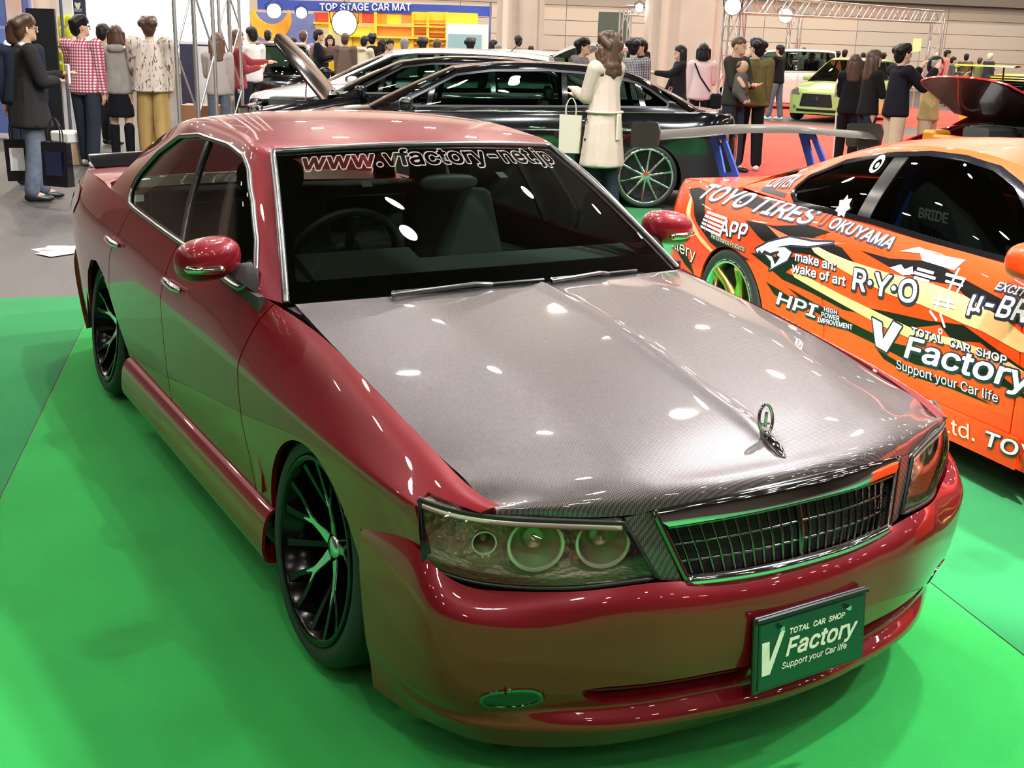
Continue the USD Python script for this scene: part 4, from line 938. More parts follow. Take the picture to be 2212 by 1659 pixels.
def orange_extras(car, sh, W, add):
    sd = sh['side']
    arch = Point(0, .28).buffer(.354).union(Point(2.525, .28).buffer(.354))
    def put(nm, poly, mt, d=.002, sheet=None, label=None, parent=None, split=False):
        if split:
            for q in polys(poly): put(nm, q, mt, d, sheet, label, parent)
            return
        m = offset(clip(sheet or sd, poly.difference(arch)), d)
        return obj(nm, W(m), mt, parent or car, smooth=True, label=label)
    sp_ = smooth_poly
    # flames: black tribal blades, cream and coral bands
    bl = [Polygon([(-.62, .86), (-.50, .80), (-.40, .70), (-.22, .62), (.0, .575), (.20, .60), (-.04, .64), (-.24, .70), (-.36, .80), (-.42, .87), (-.52, .88)]),
          Polygon([(.10, .79), (.35, .80), (.62, .845), (.80, .84), (.70, .80), (.92, .79), (1.10, .72), (1.0, .70), (.72, .72), (.5, .70), (.30, .72)]),
          Polygon([(.20, .64), (.45, .66), (.70, .71), (.52, .60), (.80, .585), (1.10, .56), (1.3, .58), (1.55, .60), (1.75, .63), (2.05, .55), (2.3, .50), (2.05, .52), (1.85, .585), (1.7, .555), (1.62, .60), (1.45, .545), (1.3, .55), (1.0, .52), (.75, .545), (.5, .56), (.36, .60)]),
          Polygon([(.55, .53), (.80, .50), (1.05, .475), (1.35, .455), (1.6, .48), (1.9, .51), (2.2, .42), (2.0, .45), (1.75, .43), (1.5, .40), (1.25, .42), (1.0, .435), (.8, .46)]),
          Polygon([(1.05, .80), (1.25, .80), (1.5, .835), (1.7, .80), (1.95, .76), (2.2, .70), (2.0, .70), (1.8, .715), (1.66, .77), (1.5, .755), (1.28, .765)]),
          Polygon([(1.25, .40), (1.5, .37), (1.7, .385), (1.95, .36), (1.72, .36), (1.48, .345), (1.3, .37)]), Polygon([(.36, .52), (.50, .50), (.64, .475), (.80, .47), (.62, .455), (.44, .47)]), Polygon([(1.9, .83), (2.05, .80), (2.3, .78), (2.5, .70), (2.25, .73), (2.02, .765)]), Polygon([(-.80, .62), (-.60, .56), (-.45, .46), (-.40, .40), (-.52, .44), (-.68, .52)]), Polygon([(-.30, .93), (-.1, .86), (.16, .845), (.36, .87), (.2, .9), (-.02, .91)])]
    put('flame_blade', shapely.union_all(bl), FBLACK, .0010, split=True)
    cr = [Polygon([(.66, .775), (.84, .755), (1.0, .745), (1.26, .742), (1.53, .752), (1.73, .742), (1.96, .70), (2.2, .62), (2.05, .60), (1.85, .63), (1.74, .635), (1.5, .655), (1.3, .655), (1.1, .675), (.9, .705), (.74, .735)]),
          Polygon([(.56, .625), (.78, .605), (.97, .585), (1.24, .562), (1.48, .545), (1.71, .565), (1.95, .56), (2.1, .53), (1.9, .535), (1.70, .535), (1.47, .50), (1.25, .512), (.98, .543), (.75, .57), (.60, .59)]),
          Polygon([(-.56, .83), (-.525, .81), (-.475, .72), (-.35, .64), (-.20, .59), (-.10, .565), (-.15, .555), (-.33, .60), (-.47, .66), (-.545, .74)])]
    put('flame_band', shapely.union_all(cr), CREAMP, .0014, split=True)
    put('flame_streak', shapely.union_all([Polygon([(.30, .795), (.5, .775), (.75, .80), (.95, .81), (.70, .765), (.45, .75)]), Polygon([(1.7, .56), (2.0, .545), (2.25, .50), (2.0, .50), (1.8, .52)])]), FPINK, .0012, split=True)
    def word(nm, t, x0, z0, x1, h, mt=DEC, skew=0, bold=True, shadow=.006, z1=None, lift=0.0):
        p = place(text_poly(t, h, bold), 0, 0, 0, skew, math.hypot(x1-x0, (z1 if z1 is not None else z0)-z0))
        p = affinity.translate(affinity.rotate(p, math.degrees(math.atan2((z1 if z1 is not None else z0)-z0, x1-x0)), origin=(0, 0)), x0, z0)
        if shadow: put('lettering_outline', affinity.translate(p, .003, -.003).buffer(shadow), DECD, .0022+lift)
        gl_ = sorted(polys(p), key=lambda q: q.centroid.x); words, cur = [], [gl_[0]]
        for q in gl_[1:]:
            if q.bounds[0]-max(c.bounds[2] for c in cur) > h*.22: words.append(cur); cur = [q]
            else: cur.append(q)
        for wd_ in words+[cur]: put('lettering', shapely.union_all(wd_), mt, .0030+lift)
    word('a', 'TOYO TIRES', -.455, .832, .655, .076, skew=26, z1=.846)
    word('a', 'APP', -.118, .684, .160, .078, skew=6, z1=.696)
    st_ = [LineString([(-.345+.012*k, .69+.021*k), (-.10+.008*k, .675+.024*k)]).buffer(.007, cap_style='flat') for k in range(5)]
    put('stripe_logo', shapely.union_all(st_), DEC, .003, split=True); put('stripe_tick', LineString([(-.29, .67), (-.235, .80)]).buffer(.004), DECR, .0034)
    word('a', 'Performance Products', -.21, .648, .148, .026, DECC, bold=False, shadow=.003, z1=.636)
    word('a', 'U', .676, .856, .742, .052, DECR, skew=18, shadow=.002)
    word('a', 'OKUYAMA', .765, .858, 1.225, .046, skew=18, z1=.838)
    fl_ = [Polygon([(.25, .665), (.36, .72), (.52, .77), (.70, .778), (.85, .80), (.68, .755), (.55, .74), (.42, .705), (.47, .70), (.38, .67), (.33, .675), (.31, .655), (.285, .668), (.27, .650)]), Polygon([(.40, .70), (.50, .72), (.56, .705), (.53, .66), (.46, .625), (.385, .585), (.44, .63), (.47, .665), (.44, .67), (.46, .69)]), Polygon([(.34, .655), (.40, .655), (.43, .62), (.40, .60), (.395, .63)])]
    put('swoosh_outline', shapely.union_all(fl_).buffer(.010), DECD, .0022); put('swoosh_logo', shapely.union_all(fl_), DEC, .003, split=True)
    word('a', 'make an:', .594, .672, .916, .042, z1=.685, shadow=.003); word('a', 'wake of art', .577, .616, .998, .042, z1=.630, shadow=.003)
    word('a', 'R·Y·O', 1.046, .628, 1.470, .092, skew=4, z1=.652, shadow=.010)
    word('a', 'µ-BRO', 1.758, .696, 2.14, .076, skew=10, z1=.716, shadow=.009)
    word('a', 'EXCITE', 1.86, .795, 2.03, .028, DECC, skew=16, shadow=.004)
    word('a', 'HPI', .461, .430, .815, .062, skew=10, z1=.434, shadow=.008)
    word('a', 'HIGH', .857, .482, .957, .020, z1=.487, shadow=.004); word('a', 'POWER', .840, .452, .977, .022, z1=.462, shadow=.004); word('a', 'IMPROVEMENT', .814, .420, 1.075, .022, z1=.446, shadow=.004)
    v_ = Polygon([(1.205, .532), (1.272, .524), (1.288, .455), (1.345, .548), (1.402, .540), (1.318, .405), (1.245, .414)])
    put('emblem_outline', v_.buffer(.008), DECD, .0022); put('shop_emblem', v_, DEC, .003)
    word('a', 'TOTAL  CAR  SHOP', 1.461, .523, 1.995, .030, z1=.538, shadow=.004)
    word('a', 'Factory', 1.430, .416, 2.14, .090, skew=12, z1=.466, shadow=.009)
    word('a', 'Support your Car life', 1.388, .352, 1.976, .038, bold=False, z1=.380, shadow=.003)
    word('a', 'Ltd.', 1.70, .178, 1.890, .062, DECC, bold=False, z1=.196, shadow=0, lift=.013); word('a', 'TOYO TIRES', 1.946, .200, 2.72, .058, skew=10, z1=.24, shadow=.004, lift=.013)
    word('a', 'Gallery', -.86, .52, -.395, .07, DECC, bold=False, z1=.484, shadow=.004)
    put('sponsor_patch', shapely.union_all([Polygon([(1.385, .872), (1.50, .862), (1.66, .868), (1.63, .822), (1.44, .826), (1.41, .85), (1.29, .838)])]), DEC, .003)
    put('sponsor_patch', shapely.union_all([Polygon([(1.27, .765), (1.33, .79), (1.36, .775), (1.40, .795), (1.42, .765), (1.36, .75)]), sbox(1.43, .785, 1.53, .797), sbox(1.42, .767, 1.55, .779), sbox(1.43, .749, 1.52, .761)]), DEC, .003, split=True)
    kan = [LineString([(1.60, .80), (1.70, .80)]).buffer(.006), LineString([(1.65, .83), (1.64, .745)]).buffer(.006), LineString([(1.61, .775), (1.70, .775)]).buffer(.005), LineString([(1.70, .80), (1.685, .745)]).buffer(.005),
           LineString([(1.58, .70), (1.68, .705)]).buffer(.006), LineString([(1.60, .73), (1.59, .66)]).buffer(.006), LineString([(1.65, .73), (1.655, .67)]).buffer(.006), LineString([(1.57, .68), (1.69, .685)]).buffer(.005), LineString([(1.56, .64), (1.60, .615)]).buffer(.006), LineString([(1.62, .64), (1.65, .60)]).buffer(.006), Point(1.63, .575).buffer(.013).difference(Point(1.63, .575).buffer(.006))]
    put('brush_lettering', shapely.union_all(kan), DEC, .003, split=True)
    gsh = sh['green']
    lq = place(text_poly('LIQTEK', .060, False), 0, 0, 0, 4, .235); lq = affinity.translate(affinity.rotate(lq, 6, origin=(0, 0)), .052, .955)
    put('lettering_outline', affinity.translate(lq, .003, -.002).buffer(.005).union(sbox(.045, .932, .30, .952)), DECD, .0022, gsh); put('lettering', lq, DEC, .003, gsh)
    rg_ = Point(.86, 1.155).buffer(.040).difference(Point(.865, 1.152).buffer(.024)).union(Point(.868, 1.15).buffer(.012)); put('round_sticker', rg_, DEC, .004, gsh)
    a = np.linspace(0, 2*np.pi, 15)[:-1]; star = Polygon([(.80+(.055 if i % 2 == 0 else .036)*math.cos(t), .955+(.055 if i % 2 == 0 else .036)*math.sin(t)) for i, t in enumerate(a)])
    put('star_sticker', star, mat('sticker_gold', (.85, .62, .36), .5), .004, gsh)
    # roll cage, bucket seat, door card lettering
    cage = obj('roll_cage', W(cat(rod((.955, -.52, 1.15), (.915, -.56, .80), .034, 12), tube([(.955, -.52, 1.15), (.955, -.40, 1.18), (.955, .40, 1.18), (.955, .52, 1.14), (.915, .56, .8)], .03, 10), tube([(1.55, -.50, 1.17), (1.85, -.60, .95), (1.95, -.66, .70)], .022, 8))), mat('cage_blue', (.05, .16, .62), .35, 0, .6), car, smooth=True, label='blue roll cage tube behind the side window')
    st = obj('bucket_seat', W(VF(m3.Manifold.hull_points(np.vstack([blob(c, (.06, .06, .08), 1)[0] for c in ((1.22, -.60, .55), (1.22, -.18, .55), (1.10, -.56, 1.0), (1.10, -.20, 1.0), (1.10, -.38, 1.12), (1.6, -.58, .5), (1.6, -.2, .5))])))), CABIN, car, smooth=60)
    br = prism(text_poly('BRIDE', .042, True), 0, .003); v, f = br; b_ = v[:, 0].max(); v = np.c_[1.19+v[:, 0]*.185/b_, -.665-v[:, 2], .965+v[:, 1]]; obj('seat_lettering', W((v, f)), DECC, st, smooth=False)
    # rear wing on blue stays
    WINGD = mat('wing_dark', (.030, .024, .018), .42, 0, .12, spec=.3)
    span = np.linspace(-.80, .80, 33); sec = [(-.125, .0), (-.09, .022), (-.02, .030), (.06, .016), (.125, -.012), (.05, -.004), (-.03, .004)]
    rr = []
    for (a_, b_) in sec+sec[:1]:
        rr.append([(-1.10+a_*(1 if abs(y) < .78 else .9), y, 1.135+b_+.022*math.exp(-(y/.42)**4)-.02*(abs(y)/.8)**3) for y in span])
    wing = obj('rear_wing', W(loft(rr, 60, 28)), WINGD, car, smooth=True, label='tall dark rear wing on blue stays')
    for s in (-1, 1):
        pp = prism(rounded([(-1.33, 1.03), (-.97, 1.06), (-.955, 1.16), (-.985, 1.205), (-1.33, 1.185)], .03), 0, .008); v, f = pp
        obj('end_plate', W((np.c_[v[:, 0], s*(.80+v[:, 2]), v[:, 1]], f if s > 0 else f[:, ::-1])), WINGD, wing, smooth=30)
        sl = Polygon([(-1.20, 1.14), (-1.03, 1.15), (-.80, .90), (-1.02, .88)]).difference(Polygon([(-1.08, 1.10), (-1.04, 1.10), (-.88, .92), (-.97, .91)])); v, f = prism(sl, -.006, .006)
        obj('wing_stay', W((np.c_[v[:, 0], s*.33+v[:, 2], v[:, 1]], f[:, ::-1])), mat('stay_blue', (.03, .07, .42), .25, .6, .5), wing, smooth=False)
    for s in (-1, 1):
        q = clip(sd, rounded([(-.93, .70), (-.74, .72), (-.76, .84), (-.93, .84)], .02)); q = offset(q, .003)
        add('tail_lamp', q if s < 0 else mir(q), mat('tail_red', (.16, .01, .012), .08, 0, 1.0))
    m_ = add('stone_guard', panel(offset(clip(sd, sbox(.42, .14, 2.1, .275)), .012), .03), ORANGE)
WH = dict(Rt=.315, Rr=.245, wd=.235, rim_mat=mat('wheel_gold', (.62, .42, .10), .25, .9), nsp=6, spw=.05, lipmat=CHROME, deep=.05)
orange, SHO = make_car('race_coupe', 'orange race coupe with black and cream flames and white shop lettering', FO, spo, ORANGE, glass=pane('race_glass', (.16, .20, .18)), wheel=WH, extras=orange_extras,
  seams=[[(.74, .93), (.80, .70), (.86, .40), (.88, .15)], [(2.02, .9), (2.06, .5), (2.04, .15)]],
  lamp=[('tail_cluster', 'tail', sbox(.30, .68, .58, .84), mat('tail_red', (.16, .01, .012), .08, 0, 1.0), .004, True), ('headlamp', 'nose', sbox(.32, .56, .66, .66), BOWL, .004, True), ('lower_grille', 'nose', sbox(-.45, .25, .45, .42), TRIM, .003, False)])
# ---------------------------------------------------------------- the cars behind
BLK = mat('car_black', (.004, .004, .005), .12, 0, 1.0); WHT = mat('car_white', (.82, .80, .80), .25, 0, 1.0); LIME = mat('car_lime', (.40, .62, .20), .25, .1, 1.0); PINKW = mat('car_pearl', (.78, .66, .66), .25, 0, 1.0); REDC = mat('car_red', (.66, .02, .02), .22, 0, 1.0); YEL = mat('car_yellow', (.88, .55, .01), .3, 0, 1.0)
LAMPG = mat('lamp_glass', (.55, .56, .58), .08, .8, 1.0); TAILR = mat('tail_red', (.16, .01, .012), .08, 0, 1.0)
SEDAN = dict(zb=.18, archz=.30, archr=.375, axles=(0, 3.0), track=.76,
  side=[(-.86, .70, .74, .66, .96), (-.7, .81, .76, .72, .985), (-.4, .86, .77, .74, .99), (0, .875, .77, .76, .985), (.6, .88, .76, .785, .975), (1.2, .88, .75, .79, .96), (1.9, .88, .735, .785, .942), (2.6, .88, .725, .775, .92), (3.0, .878, .715, .745, .88), (3.4, .86, .70, .71, .83), (3.75, .81, .67, .65, .77)],
  nose=[3.98, 4.02, 4.02, 4.02, 4.01, 3.98, 3.94], tail=[-1.0, -1.04, -1.05, -1.04, -1.0, -.97, -.93],
  base=[(2.80, .76, .918), (2.2, .785, .935), (1.4, .79, .955), (.7, .785, .975), (.1, .765, .985), (-.42, .72, .99)],
  top=[(2.02, .57, 1.335), (1.65, .605, 1.39), (1.05, .61, 1.41), (.5, .60, 1.385), (.12, .585, 1.31), (-.02, .575, 1.25)],
  roofc=[(2.10, 1.37), (1.66, 1.422), (1.05, 1.445), (.5, 1.425), (.12, 1.35), (-.06, 1.28)], cowl=(3.0, .94), rearw=(-.62, 1.0), mirror=(2.5, .83, 1.0),
  pillars=[((.90, 1.5), (.86, .9)), ((2.2, 1.4), (2.3, .9)), ((.16, 1.4), (.02, .9))], pillar_w=.028)
SEAMS = [[(2.45, .93), (2.5, .7), (2.45, .2)], [(.83, 1.0), (.86, .2)], [(-.05, 1.0), (.12, .78), (.36, .6), (.42, .2)]]
FACE = lambda: [('headlamp', 'nose', rounded([(.42, .60), (.76, .62), (.80, .72), (.45, .69)], .02), LAMPG, .004, True), ('grille', 'nose', sbox(-.38, .48, .38, .68), TRIM, .004, False), ('lower_grille', 'nose', sbox(-.55, .25, .55, .38), TRIM, .004, False)]
def parked(base_px, d_or_floor, heading, local):
    """Frame of a car whose local point stands on a given floor point."""
    p = np.array(d_or_floor, float); q = rotz(heading) @ np.array([local[0], local[1], 0]); return Frame(p-q, heading)
H1 = math.radians(239)
F1 = parked(None, (-6.98, 5.52, 0), H1, (0, .86, 0))
def sed_extra(car, sh, W, add):
    for s in (1,):
        pts = [(x, y*-s, z) for x, y, z in sh['rows'][6][1:8]]
        obj('belt_chrome', W(tube(spline(np.array(pts)+[0, .004, -.006], 24), .010, 6)), CHROME, car, smooth=True)
        gp = glass_outline(spec_now[0]); pts = np.array([p for p in gp.exterior.coords])
    for s in (-1, 1):
        q = clip(sh['side'], rounded([(-1.06, .66), (-.72, .70), (-.66, .80), (-.8, .86), (-1.06, .86)], .02)); q = offset(q, .005); add('tail_lamp', q if s < 0 else mir(q), mat('tail_clear', (.65, .25, .24), .1, .5, 1.0))
    for x in (.25, 1.15):
        for s in (-1, 1): add('door_handle', tube([(x-.09, s*.862, .80), (x-.05, s*.885, .80), (x+.05, s*.885, .80), (x+.09, s*.862, .80)], .012, 6), CHROME)
spec_now = [SEDAN]
WHC = dict(Rt=.335, Rr=.285, wd=.24, rim_mat=CHROME, nsp=10, spw=.026, deep=.02)
make_car('black_sedan', 'glossy black sedan on chrome ten-spoke wheels, side-on behind the red sedan', F1, dict(SEDAN, postmat=BLK), BLK, wheel=WHC, seams=SEAMS, extras=sed_extra, lamp=FACE())
sp2 = dict(SEDAN)
dz = np.array([-math.sin(H1), math.cos(H1), 0])*-1
F2 = Frame(F1.o+np.array([math.cos(H1), math.sin(H1), 0])*.80+dz*2.45, H1)
make_car('black_sedan', 'second black sedan with its hood propped open, behind the first', F2, dict(SEDAN, postmat=BLK), BLK, wheel=WHC, seams=SEAMS, lamp=FACE(), hood_up=(math.radians(56), BLK, CHROME))
WAGON = dict(SEDAN, axles=(0, 2.85), nose=[3.74, 3.78, 3.78, 3.78, 3.77, 3.74, 3.70], tail=[-1.2, -1.24, -1.25, -1.24, -1.2, -1.17, -1.13], side=[(-1.0, .74, .78, .70, 1.02), (-.8, .83, .79, .73, 1.02), (-.4, .86, .79, .75, 1.02), (0, .872, .78, .77, 1.01), (.6, .875, .77, .785, 1.0), (1.2, .875, .76, .79, .985), (1.9, .875, .745, .785, .965), (2.4, .875, .735, .765, .95), (2.8, .872, .72, .74, .90), (3.2, .85, .70, .71, .83), (3.5, .80, .67, .65, .77)],
  base=[(2.55, .765, .95), (2.0, .785, .965), (1.2, .79, .985), (.4, .78, 1.0), (-.4, .755, 1.02), (-.95, .705, 1.02)], top=[(1.55, .59, 1.42), (1.2, .62, 1.465), (.8, .625, 1.48), (.2, .62, 1.475), (-.4, .61, 1.45), (-.78, .60, 1.41)],
  roofc=[(1.63, 1.46), (1.2, 1.505), (.8, 1.52), (.2, 1.515), (-.4, 1.49), (-.84, 1.44)], cowl=(2.66, .98), rearw=None, mirror=(2.1, .84, 1.02))
F3 = Frame(F1.o+np.array([math.cos(H1), math.sin(H1), 0])*1.7+dz*5.3, H1)
def ant(car, sh, W, add): add('aerial', tube([(-.2, 0, 1.49), (-.32, 0, 1.60), (-.38, 0, 1.68)], .008, 6), TRIM)
make_car('white_wagon', 'white wagon with a long pale roof behind both black sedans', F3, WAGON, WHT, wheel=WHC, seams=SEAMS, lamp=FACE(), extras=ant)
# white hatchback with its tailgate open, further back
HATCH = dict(SEDAN, axles=(0, 2.45), side=[(-.66, .72, .80, .68, .98), (-.45, .80, .80, .71, .985), (0, .835, .79, .74, .98), (.6, .84, .78, .765, .965), (1.2, .84, .76, .765, .95), (1.8, .84, .75, .755, .935), (2.3, .84, .74, .725, .90), (2.7, .82, .71, .69, .84), (3.0, .75, .68, .62, .79)],
  nose=[3.16, 3.20, 3.20, 3.20, 3.18, 3.15, 3.10], tail=[-.80, -.84, -.84, -.82, -.80, -.76, -.72], base=[(2.05, .745, .925), (1.6, .76, .94), (1.0, .765, .955), (.4, .755, .97), (-.2, .73, .98), (-.58, .70, .985)],
  top=[(1.22, .575, 1.42), (.95, .60, 1.465), (.55, .605, 1.48), (.1, .60, 1.47), (-.25, .59, 1.445), (-.45, .58, 1.42)], roofc=[(1.30, 1.46), (.95, 1.505), (.55, 1.52), (.1, 1.51), (-.25, 1.485), (-.50, 1.45)], cowl=(2.28, .95), rearw=None, mirror=(1.75, .80, 1.0),
  pillars=[((.55, 1.6), (.52, .9)), ((-.22, 1.6), (-.12, .9))])
WHS = dict(Rt=.30, Rr=.22, wd=.2, rim_mat=mat('wheel_silver', (.6, .6, .62), .3, .9), nsp=7, spw=.035)
HSEAM = [[(1.9, .93), (2.0, .7), (1.98, .2)], [(.52, 1.0), (.55, .2)]]
HF = [('headlamp', 'nose', rounded([(.42, .62), (.70, .64), (.72, .84), (.50, .78)], .02), LAMPG, .004, True), ('grille', 'nose', rounded([(-.42, .36), (.42, .36), (.36, .66), (-.36, .66)], .03), mat('grille_black', (.015, .02, .025), .3, .3), .005, False), ('lower_slot', 'nose', sbox(-.50, .24, .50, .30), TRIM, .005, False), ('fog_lamp', 'nose', Point(.56, .34).buffer(.045), LAMPG, .006, True)]
def gate(car, sh, W, add):
    g_ = loft([[(-.50, y, 1.46), (-.95, y, 1.62+.02*(1-y*y)), (-1.35, y*.98, 1.66), (-1.62, y*.9, 1.60)] for y in np.linspace(-.55, .55, 9)], 16, 12)
    gt_ = add('tailgate', panel(orient(g_, (0, 0, 1)), .05, back=True), WHT, label='raised white tailgate')
    obj('tailgate_glass', W(offset(orient(g_, (0, 0, -1)), .055)), GLASSD, gt_, smooth=True)
c_ = on_floor(1235, 19.5)
make_car('white_hatchback', 'white hatchback with its tailgate raised beyond the black sedans', parked(None, c_, math.radians(210), (-.6, 0)), HATCH, WHT, wheel=WHS, seams=HSEAM, lamp=HF, extras=gate)
# lime hatchback head-on, pearl minivan beside it
c_ = on_floor(1790, 27.5); toward = math.degrees(math.atan2(*(CAM[:2]-c_[:2])[::-1]))
def badge(car, sh, W, add): add('badge', offset(clip(sh['nose'], sbox(-.06, .50, .06, .60), lambda V: np.c_[V[:, 1], V[:, 2]]), .012), CHROME)
make_car('lime_hatchback', 'lime green hatchback facing the camera on the far red carpet', parked(None, c_, math.radians(toward-22), (2.6, 0)), HATCH, LIME, wheel=WHS, seams=HSEAM, lamp=HF, extras=badge)
VAN = dict(HATCH, base=[(2.3, .76, 1.02), (1.8, .775, 1.03), (1.0, .78, 1.04), (.2, .775, 1.05), (-.3, .75, 1.05), (-.62, .71, 1.05)], top=[(1.45, .62, 1.60), (1.1, .65, 1.64), (.6, .655, 1.66), (0, .65, 1.66), (-.35, .64, 1.65), (-.55, .63, 1.63)], roofc=[(1.53, 1.64), (1.1, 1.68), (.6, 1.70), (0, 1.70), (-.35, 1.69), (-.62, 1.66)],
  side=[(x, w, c+.04, b+.01, z+.07) for x, w, c, b, z in HATCH['side']], cowl=(2.55, 1.04))
c_ = on_floor(1640, 33.5)
make_car('pearl_minivan', 'pale pearl minivan beside the lime green hatchback', parked(None, c_, math.radians(toward-75), (1.5, 0)), VAN, PINKW, wheel=WHS, seams=HSEAM, lamp=HF)
# red coupe with hood open, yellow race car behind it
c_ = on_floor(2135, 13.0); tw = math.atan2(*(CAM[:2]-c_[:2])[::-1])
LOW = dict(SEDAN, axles=(0, 2.5), side=[(x*.9, w, c-.06, b, z-.09) for x, w, c, b, z in SEDAN['side']], nose=[x*.9 for x in SEDAN['nose']], tail=[x*.9 for x in SEDAN['tail']], base=[(x*.9, w, z-.09) for x, w, z in SEDAN['base']], top=[(x*.9, w, z-.17) for x, w, z in SEDAN['top']], roofc=[(x*.9, z-.17) for x, z in SEDAN['roofc']], cowl=(2.25, .86), rearw=(-.56, .91), mirror=(1.85, .83, .91), pillars=[((.4, 1.4), (.36, .8))])
LF = [('headlamp', 'nose', rounded([(.40, .54), (.72, .58), (.76, .66), (.5, .64)], .02), LAMPG, .006, True), ('lower_grille', 'nose', sbox(-.5, .22, .5, .38), TRIM, .004, False)]
make_car('red_coupe', 'glossy red show coupe with its hood propped open at the right edge', parked(None, c_, tw-math.radians(38), (2.9, 0)), LOW, REDC, wheel=WHC, lamp=LF, hood_up=(math.radians(32), REDC, mat('engine_orange', (.85, .30, .03), .3, .2, .5)))
c_ = on_floor(2180, 27.0)
def ywing(car, sh, W, add):
    wv = loft([[(x, y, z) for y in np.linspace(-.75, .75, 9)] for x, z in ((-1.2, 1.42), (-1.05, 1.46), (-.85, 1.44), (-1.0, 1.42), (-1.2, 1.42))], 20, 12); w_ = add('rear_wing', wv, YEL)
    for s in (-1, 1): obj('wing_stay', W(rod((-.95, s*.4, .9), (-1.0, s*.4, 1.43), .02)), TRIM, w_, smooth=True)
    for k_ in range(6): add('window_slat', xf(box(-.03, .03, -.55, .55, -.004, .004), roty(.5), (-.44+.09*k_, 0, .93+.055*k_)), TRIM)
make_car('yellow_race_car', 'yellow race car with a high rear wing beyond the red coupe', parked(None, c_, tw+math.radians(150), (0, 0)), LOW, YEL, wheel=WHS, lamp=LF, extras=ywing)
# black car tail-on left of the open hood
c_ = on_floor(590, 19.8)
make_car('black_hatchback', 'black hatchback seen from behind left of the open hood', parked(None, c_, math.radians(158), (0, 0)), HATCH, BLK, wheel=WHS, seams=HSEAM, lamp=[('tail_lamp', 'tail', rounded([(.50, .70), (.68, .72), (.66, .92), (.54, .92)], .02), TAILR, .006, True)])
# ---------------------------------------------------------------- people (own frame: x ahead of the figure, y to its left, z up; 1.70 m figure, scaled)
ICO = np.array(trimesh.creation.icosphere(2).vertices); ICO1 = np.array(trimesh.creation.icosphere(1).vertices)
def skin_mesh(bones, fine=.035, it=8):
    """One smooth surface around bones (p0, r0, p1, r1): hulls of balls, joined, refined and relaxed."""
    parts = [m3.Manifold.hull_points(np.vstack([np.asarray(a)+ICO1*np.asarray(ra), np.asarray(b)+ICO1*np.asarray(rb)])) for a, ra, b, rb in bones]
    M = m3.Manifold.batch_boolean(parts, m3.OpType.Add)
    if fine: M = M.refine_to_length(fine)
    v, f = VF(M); t = trimesh.Trimesh(v, f, process=True)
    if it: trimesh.smoothing.filter_taubin(t, lamb=.5, nu=.53, iterations=it)
    return VF(t)

def direc(el, az): return np.array([math.cos(el)*math.cos(az), math.cos(el)*math.sin(az), math.sin(el)])
D2R = math.pi/180
ARMS = {'down': ((-86, 20), (-82, 10)), 'bent': ((-70, 0), (12, -25)), 'raised': ((-40, 5), (55, -12)), 'hip': ((-62, 70), (-40, -40)), 'pocket': ((-75, 150), (-55, 20)), 'forward': ((-35, 10), (5, -5)), 'hold': ((-72, 10), (0, -50)), 'pull': ((-62, -40), (-58, -30)), 'back': ((-75, 170), (-70, 165))}
SKIN = [mat('skin_light', (.66, .41, .29), .55), mat('skin_tan', (.55, .32, .20), .55), mat('skin_warm', (.60, .36, .25), .55)]
HAIRS = {'black': mat('hair_black', (.008, .007, .007), .45, spec=.3), 'brown': mat('hair_brown', (.070, .032, .016), .45), 'auburn': mat('hair_auburn', (.12, .055, .028), .45), 'grey': mat('hair_grey', (.18, .17, .165), .5), 'cap': mat('cap_cream', (.70, .64, .50), .7)}
EYE = mat('eye_dark', (.01, .008, .008), .3)
CL = {}
def cloth(name, c, r=.85, vary=None): return mat('cloth_'+name, c, r, vary=vary, spec=.12)
def checked(name, base, line, sc, dark):
    if name in MATS: return MATS[name]
    n = {'tc': ('texture_coordinate', {}), 'w1': ('wave_texture', {'wave_type': 'bands', 'bands_direction': 'z', 'scale': sc}), 'w2': ('wave_texture', {'wave_type': 'bands', 'bands_direction': 'y', 'scale': sc}), 'm': ('math', {'math_type': 'add'}), 'r': ('rgb_ramp', {'ramp': [(0, base), (.30, base), (.45, line), (.62, line), (.80, dark), (1, dark)]}), 'h': ('math', {'math_type': 'multiply', 'value2': .5}), 'p': ('principled_bsdf', {'roughness': .85})}
    l = [('tc.object', 'w1.vector'), ('tc.object', 'w2.vector'), ('w1.fac', 'm.value1'), ('w2.fac', 'm.value2'), ('m.value', 'h.value1'), ('h.value', 'r.fac'), ('r.color', 'p.base_color')]
    MATS[name] = usdkit.material(stage, '/World/Looks/'+name, n, l, surface='p.BSDF'); return MATS[name]
def streaked(name, a, b, sc):
    if name in MATS: return MATS[name]
    n = {'tc': ('texture_coordinate', {}), 'mp': ('mapping', {'scale': (1, 1, .3)}), 'n': ('noise_texture', {'scale': sc, 'detail': 3.0, 'distortion': 1.2}), 'r': ('rgb_ramp', {'ramp': [(.36, b), (.46, a), (1, a)]}), 'p': ('principled_bsdf', {'roughness': .85})}
    MATS[name] = usdkit.material(stage, '/World/Looks/'+name, n, [('tc.object', 'mp.vector'), ('mp.vector', 'n.vector'), ('n.fac', 'r.fac'), ('r.color', 'p.base_color')], surface='p.BSDF'); return MATS[name]
JEANS = cloth('jeans', (.10, .12, .16), vary=(14.0, (.15, .17, .21))); DJEANS = cloth('dark_jeans', (.022, .028, .040)); BLKC = cloth('black', (.010, .010, .012)); KHAKI = cloth('khaki', (.50, .33, .12)); BEIGE = cloth('beige', (.62, .50, .34)); GREYC = cloth('grey', (.30, .28, .27)); WHITEC = cloth('white', (.78, .74, .72)); SHOEW = mat('shoe_white', (.80, .80, .84), .5); SHOEB = mat('shoe_black', (.012, .012, .012), .4)

